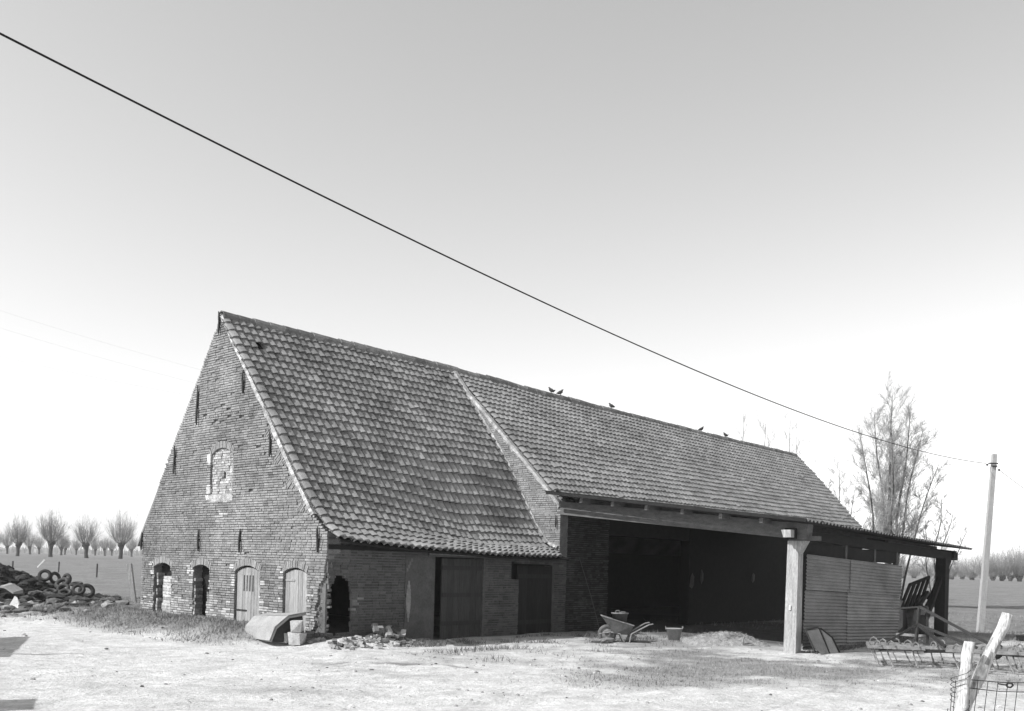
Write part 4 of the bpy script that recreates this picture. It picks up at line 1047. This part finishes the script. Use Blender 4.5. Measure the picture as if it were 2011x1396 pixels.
# ------------------------------------------------------------------ poles and wires
def pole(x, y, h, lean_, label, off=False):
    t = thing('utility_pole', label, 'utility pole'); L = Vector((lean_[0], lean_[1], 0))
    m_ = MB(); a, b2 = .105, .085
    for (z, s_) in ((-.6, 1.0), (h, .72)):
        c = Vector((x, y, 0)) + L * max(0, z / h)
        for sx, sy in ((-1, -1), (1, -1), (1, 1), (-1, 1)): q = c + RIGHT * a * s_ * sx + FWD * b2 * s_ * sy; m_.v.append((q.x, q.y, z))
    m_.f = [(0, 1, 5, 4), (1, 2, 6, 5), (2, 3, 7, 6), (3, 0, 4, 7), (4, 5, 6, 7)]; m_.t = [1.0] * 5
    m_.build('shaft', 'concrete', t)
    c = Vector((x, y, h - .33)) + L * .94
    m_ = MB(); m_.beam(c - RIGHT * .2 - FWD * .05, c + RIGHT * .13 - FWD * .05, .05, .04); m_.build('crossarm', 'iron', t)
    m_ = MB(); m_.beam(c - RIGHT * .10 - FWD * .1 - UP * .1, c + RIGHT * .08 - FWD * .1 - UP * .1, .03, .05); m_.build('clamp', 'iron', t)
    for s_ in (-1, 1):
        m_ = MB(); q = c + RIGHT * (-.22 if s_ < 0 else .2) - UP * (.05 if s_ < 0 else .22); m_.lathe(q, [(0, -.04), (.03, -.03), (.035, 0), (.03, .03), (0, .04)], 8, tuple(RIGHT)); m_.build('insulator', 'iron', t, True)
    return c
pc = pole(23.95, -5.38, 6.03, (.24, -.27), 'tall square concrete utility pole standing in the meadow at right')
pole(-9.62, -7.26, 6.35, (0, 0), 'utility pole carrying the near end of the long cable')
m_ = MB(); A = Vector((-9.62, -7.26, 6.07)); B = Vector((24.0, -5.43, 5.70))
m_.tube([A.lerp(B, i / 40) - UP * 4 * .68 * (i / 40) * (1 - i / 40) for i in range(41)], .0095, 6)
m_.build('overhead_cable', 'wire', None, label='thick black cable crossing the whole sky down to the pole', cat='cable')
m_ = MB(); A = pc + RIGHT * .2 - UP * .22; B = dp(2260, 1058, 80)
pole(B.x, B.y, B.z + .35, (0, 0), 'distant utility pole out in the right meadow')
m_.tube([A.lerp(B, i / 20) - UP * 4 * 1.0 * (i / 20) * (1 - i / 20) for i in range(21)], .009, 5)
m_.build('overhead_cable', 'wire', None, label='thin cable running off from the pole to the right edge', cat='cable')
for i, (a, b2) in enumerate((((-60, 590), (420, 733)), ((-60, 625), (410, 759)), ((-40, 690), (400, 781)))):
    A = dp(a[0], a[1], 60); B = dp(b2[0], b2[1], 60); m_ = MB(); m_.tube([A.lerp(B, k / 10) - UP * .5 * (k / 10) * (1 - k / 10) for k in range(11)], .0035, 4)
    m_.build('far_wire', 'concrete', None, label=('topmost', 'middle', 'lowest')[i] + ' of the faint wires left of the gable', cat='wire', group='faint wires behind the gable')

# ------------------------------------------------------------------ birds
BP = [(11.75, 4.30, 0, 'pigeon with raised tail, first on the ridge from the dividing wall'), (12.16, 4.30, 1, 'pigeon beside the first one on the ridge, facing right'), (14.88, 4.24, 2, 'lone pigeon on the ridge, third from the dividing wall'), (20.5, 4.1, 1, 'pigeon on the ridge, fourth from the dividing wall'), (22.3, 4.0, 0, 'pigeon on the ridge nearest the far end')]
def bird(p, face, label, s_=1.0):
    t = thing('pigeon', label, 'bird', 'pigeons on the barn roof'); d = (RIGHT if face == 1 else -RIGHT) * 1.0; up_ = UP
    q = Vector(p)
    m_ = MB(); pts = [q - d * .15 + up_ * (.06 if face else .12), q - d * .08 + up_ * .075, q + up_ * .10, q + d * .06 + up_ * .14, q + d * .085 + up_ * .19, q + d * .10 + up_ * .225]
    m_.tube([q + (Vector(a) - q) * .8 for a in pts], [.010, .040, .060, .052, .028, .024], 8); m_.build('body', 'bird', t, True)
    m_ = MB(); m_.tube([q + d * .09 + up_ * .18, q + d * .12 + up_ * .17], [.012, .003], 5); m_.build('beak', 'bird', t)
    m_ = MB(); m_.tube([q + up_ * .06, q - up_ * .02], .008, 4); m_.tube([q + d * .03 + up_ * .06, q + d * .03 - up_ * .02], .008, 4); m_.build('leg', 'bird', t)
for x, y, f, lb in BP:
    p = roof2(x, 1); bird((p.x, p.y, p.z + .15), f, lb)
p = roof2(8.35, .06); bird((p.x, p.y, p.z + .07), 2, 'pigeon low on the tiles above the cart shed roof')

# ------------------------------------------------------------------ trees
def branch(m_, p, d, ln, r, segs, rg, curl=.25, trop=.12, n=4, rend=.25):
    pts = [Vector(p)]; d = Vector(d).normalized(); rad = [r]
    for i in range(segs):
        d = (d + Vector((rg.gauss(0, curl), rg.gauss(0, curl), rg.gauss(0, curl) * .6)) * .5 + UP * trop).normalized()
        pts.append(pts[-1] + d * ln / segs); rad.append(r * lerp(1, rend, (i + 1) / segs))
    m_.tube(pts, rad, n, rg.uniform(.8, 1.2), cap=False)
    return pts, rad, d
def along(pts, f):
    k = f * (len(pts) - 1); i = min(int(k), len(pts) - 2); return pts[i].lerp(pts[i + 1], k - i), (pts[i + 1] - pts[i]).normalized()
def sidedir(d, rg, ang):
    a = Vector((rg.gauss(0, 1), rg.gauss(0, 1), rg.gauss(0, 1))); a = (a - d * a.dot(d)).normalized(); return d * math.cos(ang) + a * math.sin(ang)
def willow(x, y, stems, label, seed, dens=1.0, mt='twig', cat='tree', group=None, tw=.010, fine=1.0):
    rg = random.Random(seed); t = thing('bare_tree', label, cat, group); tr_ = MB(); cr = MB(); g = gz(x, y)
    for (ox, oy, tx, ty, h, r) in stems:
        b0 = Vector((x, y, g - .2)) + RIGHT * ox + FWD * oy; tp = Vector((x, y, g)) + RIGHT * tx + FWD * ty + UP * h
        pts = []; rad = []; k = 9
        for i in range(k + 1):
            f = i / k; q = b0.lerp(tp, f) + (RIGHT * nz(f * 3, seed + ox * 7) + FWD * nz(f * 3, seed + 3 + ox)) * .28 * math.sin(math.pi * f) - RIGHT * (tx - ox) * .18 * math.sin(math.pi * f)
            pts.append(q); rad.append(r * .62 * (1 - f) ** .8 + .012)
        tr_.tube(pts, rad, 6, 1, cap=False)
        nb = int(h * 2.6 * dens)
        for b_ in range(nb):
            f = lerp(.22, .97, (b_ + rg.random()) / nb); p, d = along(pts, f); L1 = lerp(.18, .14, f) * h * rg.uniform(.55, 1.1) * (1.0 if f < .8 else .8)
            p1, r1_, d1 = branch(cr, p, sidedir(d, rg, rg.uniform(.45, 1.05)), L1, max(.009, r * (1 - f) * .22), 5, rg, .3, .12, 3)
            for q in range(int(7 * fine)):
                f2 = rg.uniform(.2, 1); pp, dd = along(p1, f2)
                p2, _, _ = branch(cr, pp, sidedir(dd, rg, rg.uniform(.3, .8)), L1 * rg.uniform(.3, .55), tw, 3, rg, .35, .12, 3)
                for w_ in range(int(4 * fine)):
                    pq, dq = along(p2, rg.uniform(.15, 1)); branch(cr, pq, sidedir(dq, rg, rg.uniform(.3, .9)), L1 * rg.uniform(.12, .28), tw * .7, 2, rg, .4, .08, 3)
    tr_.build('trunk', 'bark', t); cr.build('crown', mt, t)
    return t
tbx, tby = 38.9, 3.5
willow(38.9, 3.4, [(-.2, 0, -.15, 0, 11.2, .17), (-.1, .3, -.95, .4, 10.3, .14), (.1, -.2, .75, -.2, 10.3, .14), (-.5, .2, -1.7, .2, 8.9, .12), (.3, .1, 1.6, .3, 9.2, .13), (.2, .4, .2, .9, 9.6, .10), (0, -.4, -.5, -.9, 9.2, .10), (.5, 0, 2.3, -.3, 7.6, .09)],
       'tall bare many-stemmed willow rising behind the cart shed roof', 101, 1.4, 'twig_light', tw=.008, fine=1.9)
willow(40.2, 1.6, [(0, 0, .3, 0, 5.9, .07), (.2, .2, 1.0, .2, 5.0, .06), (-.2, 0, -.4, .3, 4.6, .05), (.3, 0, 1.5, -.3, 4.0, .05)], 'lower bare bush right of the tall willow', 102, 1.3, 'twig_light', tw=.008, fine=1.5)
willow(46.8, 9.6, [(0, 0, -.2, 0, 8.3, .09), (.2, 0, .9, .2, 6.9, .08), (-.3, .1, -1.0, 0, 7.2, .07), (.4, 0, 1.7, 0, 5.2, .06)], 'pale bare tree just past the far end of the barn roof', 103, 1.4, 'twig_light', tw=.008, fine=1.5)
willow(44.0, 5.6, [(0, 0, .1, 0, 4.9, .07), (.2, 0, .7, .2, 4.3, .06), (-.3, .1, -.8, 0, 4.4, .06)], 'low pale bush between the barn end and the tall willow', 104, 1.8, 'twig_light', tw=.009, fine=1.5)
for i, (px, py, h) in enumerate(((1455, 800, 15.4), (1500, 815, 14.8), (1515, 826, 14.3), (1548, 812, 15.2), (1570, 842, 13.8))):
    p = dp(px, py, 80); t = willow(p.x, p.y, [(0, 0, rg.uniform(-.4, .4), 0, h - .9, .11), (.2, 0, rg.uniform(.2, .9), 0, h - 3.0, .06)], 'thin bare poplar top above the barn ridge, %s from the left' % ('first', 'second', 'third', 'fourth', 'fifth')[i], 120 + i, .6, 'twig_pale', group='poplar tops behind the barn', tw=.009, fine=.8)

# pollard willows: one built, the others copied
def pollard(seed, rods, hh):
    rg = random.Random(seed); tr_ = MB(); cr = MB()
    lx = rg.uniform(-.25, .25); tr_.tube([(lx, 0, -.3), (lx * .6 + .05, 0, .6), (lx * .2 - .05, .05, 1.2), (0, 0, 1.8), (0, 0, 2.2)], [.34, .26, .27, .40, .26], 9)
    for i in range(9): a = rg.uniform(0, 6.28); tr_.lump((math.cos(a) * .38, math.sin(a) * .38, 2.0 + rg.uniform(-.2, .2)), .22, rg)
    for i in range(rods):
        a = rg.uniform(0, 6.28); tilt = 1.25 * rg.random() ** .6; d = Vector((math.cos(a) * math.sin(tilt), math.sin(a) * math.sin(tilt), math.cos(tilt)))
        p, _, _ = branch(cr, (d.x * .4, d.y * .4, 2.0), d, hh * rg.uniform(.5, 1.05) * (1 - .30 * tilt), .016, 5, rg, .18, .30, 3, .3)
        for w_ in range(7):
            q, dd = along(p, rg.uniform(.25, .98)); branch(cr, q, sidedir(dd, rg, rg.uniform(.2, .7)), hh * rg.uniform(.10, .26), .011, 2, rg, .3, .1, 3)
    return tr_.mesh('trunk', 'bark'), cr.mesh('crown', 'twig_pale')
PV = [pollard(201, 150, 5.4), pollard(202, 160, 5.2), pollard(203, 140, 5.2)]
def put_pollard(p, var, s_, rot, label, group):
    t = thing('pollard_willow', label, 'tree', group); t.location = p; t.scale = (s_ * rnd.uniform(.92, 1.05), s_ * rnd.uniform(.92, 1.05), s_); t.rotation_euler.z = rot
    for nm, me in zip(('trunk', 'crown'), PV[var]):
        o = bpy.data.objects.new(nm, me); col.objects.link(o); o.parent = t
ORD = ('first', 'second', 'third', 'fourth', 'fifth', 'sixth', 'seventh', 'eighth', 'ninth', 'tenth', 'eleventh', 'twelfth')
names = ('leftmost', 'second', 'third', 'rightmost')
for i, px in enumerate((36, 100, 168, 238)):
    p = dp(px, 1094, 140); put_pollard((p.x, p.y, gz(p.x, p.y)), i % 3, (.90, 1.08, 1.0, 1.06)[i], i * 1.7, names[i] + ' of the four large bushy pollard willows in the left field', 'large pollards in the left field')
for i, (px, d) in enumerate(((-8, 250), (14, 230), (58, 235), (76, 260), (120, 225), (128, 280), (150, 300), (187, 270), (205, 260), (219, 300), (258, 250))):
    p = dp(px, 1090, d); put_pollard((p.x, p.y, gz(p.x, p.y)), i % 3, .9, i * 1.1, ORD[min(i, 10)] + ' of the small distant pollards in the far row behind the large ones', 'far pollard row at left')
for i, (px, d, s_) in enumerate(((1770, 170, .75), (1795, 190, .8), (1822, 165, .8), (1868, 180, .85), (1890, 200, .9), (1908, 170, .85), (1932, 165, 1.0), (1950, 180, 1.0), (1968, 165, 1.05), (1985, 175, 1.1), (2002, 165, 1.15), (2020, 175, 1.1))):
    p = dp(px, 1130, d); put_pollard((p.x, p.y, gz(p.x, p.y) - 1.5), i % 3, s_ * 1.05, i * 2.1, ORD[i] + ' pollard from the left in the hazy row along the right horizon', 'pollard row on the right horizon')

# far belt of trees along the horizon: reads as one mass
m_ = MB(); rg2 = random.Random(77)
for i in range(5200):
    an = rg2.uniform(-.62, .62); d = rg2.uniform(380, 640); cl = nz(an * 26, d * .006, 4); 
    if rg2.random() > .35 + 1.3 * max(0, cl + .15): continue
    p = EYE + FWD * d + RIGHT * d * math.tan(an); h = rg2.uniform(2.0, 4.5) + 6.0 * max(0, nz(an * 15, 7)); w = rg2.uniform(.15, .6); z = gz(p.x, p.y)
    q = Vector((p.x, p.y, z - .3)); l_x = RIGHT * rg2.gauss(0, .8)
    m_.add([q - RIGHT * w, q + RIGHT * w, q + FWD * w * 1.2, q + UP * h + l_x], [(0, 1, 3), (1, 2, 3), (2, 0, 3)], rg2.uniform(.6, 1.3))
for i in range(900):
    an = -.64 + 1.28 * i / 900 + rg2.uniform(-.002, .002); d = rg2.uniform(650, 760); p = EYE + FWD * d + RIGHT * d * math.tan(an); z = gz(p.x, p.y)
    m_.lump((p.x, p.y, z + .6), rg2.uniform(1.6, 3.2) + 3 * max(0, nz(an * 12, 3)), rg2, (1.6, 1.6, .9), rg2.uniform(.6, 1.2))
m_.build('far_woods', 'twig_pale', None, kind='stuff', label='low hazy belt of trees along the horizon')

# ------------------------------------------------------------------ left yard: muck heap, tyres, planks
m_ = MB(); n1, n2 = 60, 44
for j in range(n2 + 1):
    for i in range(n1 + 1):
        a, b2 = (i / n1 - .5) * 2, (j / n2 - .5) * 2; p = Vector((1.1, 19.6, 0)) + RIGHT * (a * 4.2 - 2.6) + FWD * b2 * 2.2
        h = max(0, 1 - abs(a) ** 2.2) * max(0, 1 - b2 * b2); c = a * 3.9
        z = gz(p.x, p.y) - .05 + (1.45 * (1 - .45 * smooth01(1.0, 4.0, c))) * h ** .5 + .30 * h * nz(p.x * 1.6, p.y * 1.6, 3) + .16 * h * nz(p.x * 4.5, p.y * 4.5, 8); m_.v.append((p.x, p.y, z))
for j in range(n2):
    for i in range(n1): k = j * (n1 + 1) + i; m_.f.append((k, k + 1, k + n1 + 2, k + n1 + 1)); m_.t.append(1.0)
m_.build('muck_heap', 'earth_dark', None, label='large dark muck heap at the left edge beside old tyres', cat='heap')
def tyre_mesh(R_, r_):
    m_ = MB(); n = 22; q = 9
    for i in range(n):
        a = 2 * math.pi * i / n
        for j in range(q):
            b2 = 2 * math.pi * j / q; rr = R_ - r_ + r_ * math.cos(b2) * (1.0 if math.cos(b2) > 0 else .75); m_.v.append((rr * math.cos(a), rr * math.sin(a), r_ * .85 * math.sin(b2)))
    for i in range(n):
        for j in range(q): m_.f.append((i * q + j, ((i + 1) % n) * q + j, ((i + 1) % n) * q + (j + 1) % q, i * q + (j + 1) % q)); m_.t.append(1.2 if 2 <= j <= 4 else .8)
    return m_.mesh('tyre', 'rubber', True)
TY = [tyre_mesh(.235, .07), tyre_mesh(.28, .085)]
for (px, py, d, v, tx, ty, lb) in ((88, 1126, 33.6, 0, 1.25, .3, 'old tyre standing upright, topmost at the right end of the muck heap'), (108, 1131, 33.9, 0, 1.4, 1.1, 'old tyre seen edge on behind the topmost one'), (122, 1141, 33.2, 1, .75, -.3, 'large old tyre tilted towards the viewer in the middle of the pile'), (124, 1152, 32.6, 0, .9, 0, 'old tyre leaning below the large one'), (128, 1160, 31.8, 0, .55, .2, 'old tyre lying lowest at the front of the pile'), (154, 1154, 32.4, 0, 1.0, .35, 'pale-rimmed old tyre leaning at the right front of the pile'), (170, 1157, 32.8, 1, 1.3, .5, 'old tyre leaning behind the pale-rimmed one'), (150, 1143, 34.5, 0, .2, 0, 'old tyre lying flat behind the pile'), (100, 1158, 32.2, 0, .35, .4, 'half-buried old tyre at the foot of the muck heap'), (131, 1134, 35.0, 0, 1.45, -.4, 'small old tyre standing at the back of the pile')):
    p = dp(px, py, d); o = link('old_tyre', TY[v], None, None, lb, 'tyre', 'old tyres by the muck heap')
    p.z = max(p.z - .07, gz(p.x, p.y) + .08)
    o.matrix_world = Matrix.Translation(p) @ Matrix.Rotation(math.atan2(-FWD.x, FWD.y) + ty, 4, 'Z') @ Matrix.Rotation(tx, 4, 'X') @ Matrix.Rotation(rg.uniform(0, 3), 4, 'Z')
# low debris right of the tyres so that the pile has a footing
m_ = MB()
for i in range(260):
    px = rg.uniform(70, 235); d = rg.uniform(30.5, 36.5); p = dp(px, 1150, d); r_ = rg.uniform(.05, .22) * (1.6 - (px - 70) / 165)
    m_.lump((p.x, p.y, gz(p.x, p.y) + r_ * .3 + max(0, .35 - (px - 90) / 240) * rg.random()), r_, rg, (1.3, 1.3, .7), rg.choice((.8, 1.5, 3, 5)))
for i in range(420):
    a, b2 = rg.uniform(-.9, .95), rg.uniform(-.9, .6); p = Vector((1.1, 19.6, 0)) + RIGHT * (a * 4.2 - 2.6) + FWD * b2 * 2.2; h = max(0, 1 - abs(a) ** 2.2) * max(0, 1 - b2 * b2)
    m_.lump((p.x, p.y, gz(p.x, p.y) + 1.40 * (1 - .45 * smooth01(1.0, 4.0, a * 4.2)) * h ** .5), rg.uniform(.05, .20), rg, (1.3, 1.3, .8), rg.choice((.6, 1.0, 1.6, 2.6)))
m_.build('heap_debris', 'earth_dark', None, kind='stuff', label='clods and litter under and around the tyre pile')
m_ = MB(); P0, P1 = dp(268, 1200, 27.5), dp(254, 1107, 27.5); P0.z -= .25
m_.beam(P0, P1, .13, .10, 1, up=FWD); m_.build('leaning_plank', 'post', None, label='upright leaning plank beside the far gable corner', cat='plank')
m_ = MB(); q = dp(30, 1210, 26.4); q.z = gz(q.x, q.y)
ring0 = [(-.17, -.1, .03), (.36, -.12, 0), (.22, .2, 0), (-.15, .2, 0)]; ring1 = [(-.09, -.05, .22), (.12, -.05, .15), (.09, .1, .14), (-.06, .1, .2)]
m_.add([tuple(q + RIGHT * a + FWD * b2 + UP * c) for a, b2, c in ring0 + ring1] + [tuple(q + UP * .37 - RIGHT * .03), tuple(q + UP * .33 + RIGHT * .04)], [(0, 1, 5, 4), (1, 2, 6, 5), (2, 3, 7, 6), (3, 0, 4, 7), (4, 5, 9, 8), (5, 6, 9), (6, 7, 8, 9), (7, 4, 8)])
m_.build('white_sack', 'white_sheet', None, label='crumpled white plastic sack lying on the spoil at far left', cat='sack')
m_ = MB(); pts = [dp(x, y, 30) for x, y in ((-8, 1158), (0, 1154), (8, 1155), (16, 1160), (26, 1166))]
for i in range(len(pts) - 1):
    a, b2 = pts[i], pts[i + 1]; m_.hexa([a, b2, b2 + FWD * .6, a + FWD * .6, a + UP * .06, b2 + UP * .05, b2 + FWD * .6 + UP * .12, a + FWD * .6 + UP * .14])
m_.build('plastic_sheet', 'concrete', None, label='pale plastic sheet draped low on the muck heap at left edge', cat='sheet')
for i, (a, b2, lb) in enumerate((((20, 1221), (54, 1223), 'left'), ((65, 1223), (90, 1222), 'second'), ((112, 1222), (132, 1221), 'third'), ((138, 1221), (173, 1217), 'right'))):
    A, B = dp(a[0], a[1], 24.5), dp(b2[0], b2[1], 24.5); A.z = gz(A.x, A.y) + .04; B.z = gz(B.x, B.y) + .04
    m_ = MB(); m_.beam(A, B, .12, .04, .5); m_.build('fallen_slat', 'timber', None, label=lb + ' of the thin slats lying along the edge of the yard', cat='slat', group='slats on the ground at left')
for i, (px, d, h, lb) in enumerate(((24, 60, 1.0, 'thin dark field stake behind the muck heap'), (190, 62, .9, 'thin dark field stake beside a weed left of the gable'), (115, 70, .8, 'faint field stake between the second and third pollards'), (57, 48, .45, 'short dark stub at the end of the muck heap'), (72, 46, .5, 'short dark stub right behind the topmost tyre'))):
    p = dp(px, 1120, d); m_ = MB(); z = gz(p.x, p.y); m_.tube([(p.x, p.y, z - .1), (p.x + .03, p.y, z + h)], .05, 6); m_.build('field_stake', 'bark', None, label=lb, cat='stake', group='stakes in the left field')
A = dp(74, 1114, 44); B = dp(88, 1099, 44); m_ = MB(); m_.beam(A, B, .06, .06); m_.build('white_rod', 'white_sheet', None, label='slanting white rod sticking up behind the tyres', cat='rod')

# ------------------------------------------------------------------ unseen outbuilding and added block beyond the left edge that shadow the yard
ob = thing('outbuilding', 'small whitewashed outbuilding beyond the left edge with a mast', 'building')
Bp = Vector((-7.08, 6.16, 0)); Cp = Vector((-8.79, 2.41, 0)); ex = (Cp - Bp); Ln = ex.length; ex.normalize(); ey = Vector((-ex.y, ex.x, 0))
if ey.x > 0: ey = -ey
def ob_pt(a, b2, z): p = Bp + ex * a + ey * b2; return (p.x, p.y, z)
m_ = MB(); m_.hexa([ob_pt(.1, .1, -.1), ob_pt(Ln - .1, .1, -.1), ob_pt(Ln - .1, 3.5, -.1), ob_pt(.1, 3.5, -.1), ob_pt(.1, .1, 2.9), ob_pt(Ln - .1, .1, 2.9), ob_pt(Ln - .1, 3.5, 2.9), ob_pt(.1, 3.5, 2.9)]); m_.build('wall', 'wall_white', ob)
m_ = MB(); m_.hexa([ob_pt(0, 0, 2.9), ob_pt(Ln, 0, 2.9), ob_pt(Ln, 3.6, 2.9), ob_pt(0, 3.6, 2.9), ob_pt(0, 0, 3.0), ob_pt(Ln, 0, 3.0), ob_pt(Ln, 3.6, 3.3), ob_pt(0, 3.6, 3.3)]); m_.build('roof', 'ridge', ob)
k = 5.0 / math.tan(SUN_EL); tipp = Vector((-3.53, .46, 0)) + SH * k
m_ = MB(); m_.tube([(tipp.x, tipp.y, 2.6), (tipp.x, tipp.y, 5.0)], .06, 6); m_.build('mast', 'iron', ob)
m_ = MB(); m_.box(*sorted((ob_pt(1.4, .05, 0)[0] - .4, ob_pt(1.4, .05, 0)[0] + .4)), *sorted((ob_pt(1.4, .05, 0)[1] - .02, ob_pt(1.4, .05, 0)[1] + .02)), .0, 1.9); m_.build('door', 'door_dark', ob)
k = 2.2 / math.tan(SUN_EL); pv = Vector((-7.0, -3.9, 0)) + SH * k; pv2 = Vector((-7.35, -4.75, 0)) + SH * k
pr = thing('unseen_shadow_block', 'unseen brick block beyond the near left edge, added for its shadow', 'building')  # unseen block, added and sized for the shadow it throws
ex = (pv2 - pv); Ln = ex.length; ex.normalize(); ey = Vector((-ex.y, ex.x, 0))
if ey.x > 0: ey = -ey
def pv_pt(a, b2, z): p = pv + ex * a + ey * b2; return (p.x, p.y, z)
m_ = MB(); m_.hexa([pv_pt(.03, .03, -.1), pv_pt(Ln - .03, .03, -.1), pv_pt(Ln - .03, 1.1, -.1), pv_pt(.03, 1.1, -.1), pv_pt(.03, .03, 2.1), pv_pt(Ln - .03, .03, 2.1), pv_pt(Ln - .03, 1.1, 2.1), pv_pt(.03, 1.1, 2.1)]); m_.build('wall', 'brick', pr)
m_ = MB(); m_.hexa([pv_pt(0, 0, 2.1), pv_pt(Ln, 0, 2.1), pv_pt(Ln, 1.2, 2.1), pv_pt(0, 1.2, 2.1), pv_pt(0, 0, 2.2), pv_pt(Ln, 0, 2.2), pv_pt(Ln, 1.2, 2.35), pv_pt(0, 1.2, 2.35)]); m_.build('roof', 'ridge', pr)

# ------------------------------------------------------------------ haze
m_ = MB(); m_.box(-1700, 1700, -1700, 1700, -3.0, 17.0)
hz_me = m_.mesh('haze', 'wire'); hm = bpy.data.materials.new('haze'); hm.use_nodes = True; t_ = hm.node_tree; t_.nodes.clear()
o_ = t_.nodes.new('ShaderNodeOutputMaterial'); pvn = t_.nodes.new('ShaderNodeVolumePrincipled'); t_.links.new(pvn.outputs[0], o_.inputs['Volume'])
pvn.inputs['Color'].default_value = (1, 1, 1, 1); pvn.inputs['Density'].default_value = 0.00045; pvn.inputs['Anisotropy'].default_value = 0.0
hz_me.materials.clear(); hz_me.materials.append(hm)
link('haze', hz_me, None, 'stuff', 'thin pale haze over the fields')
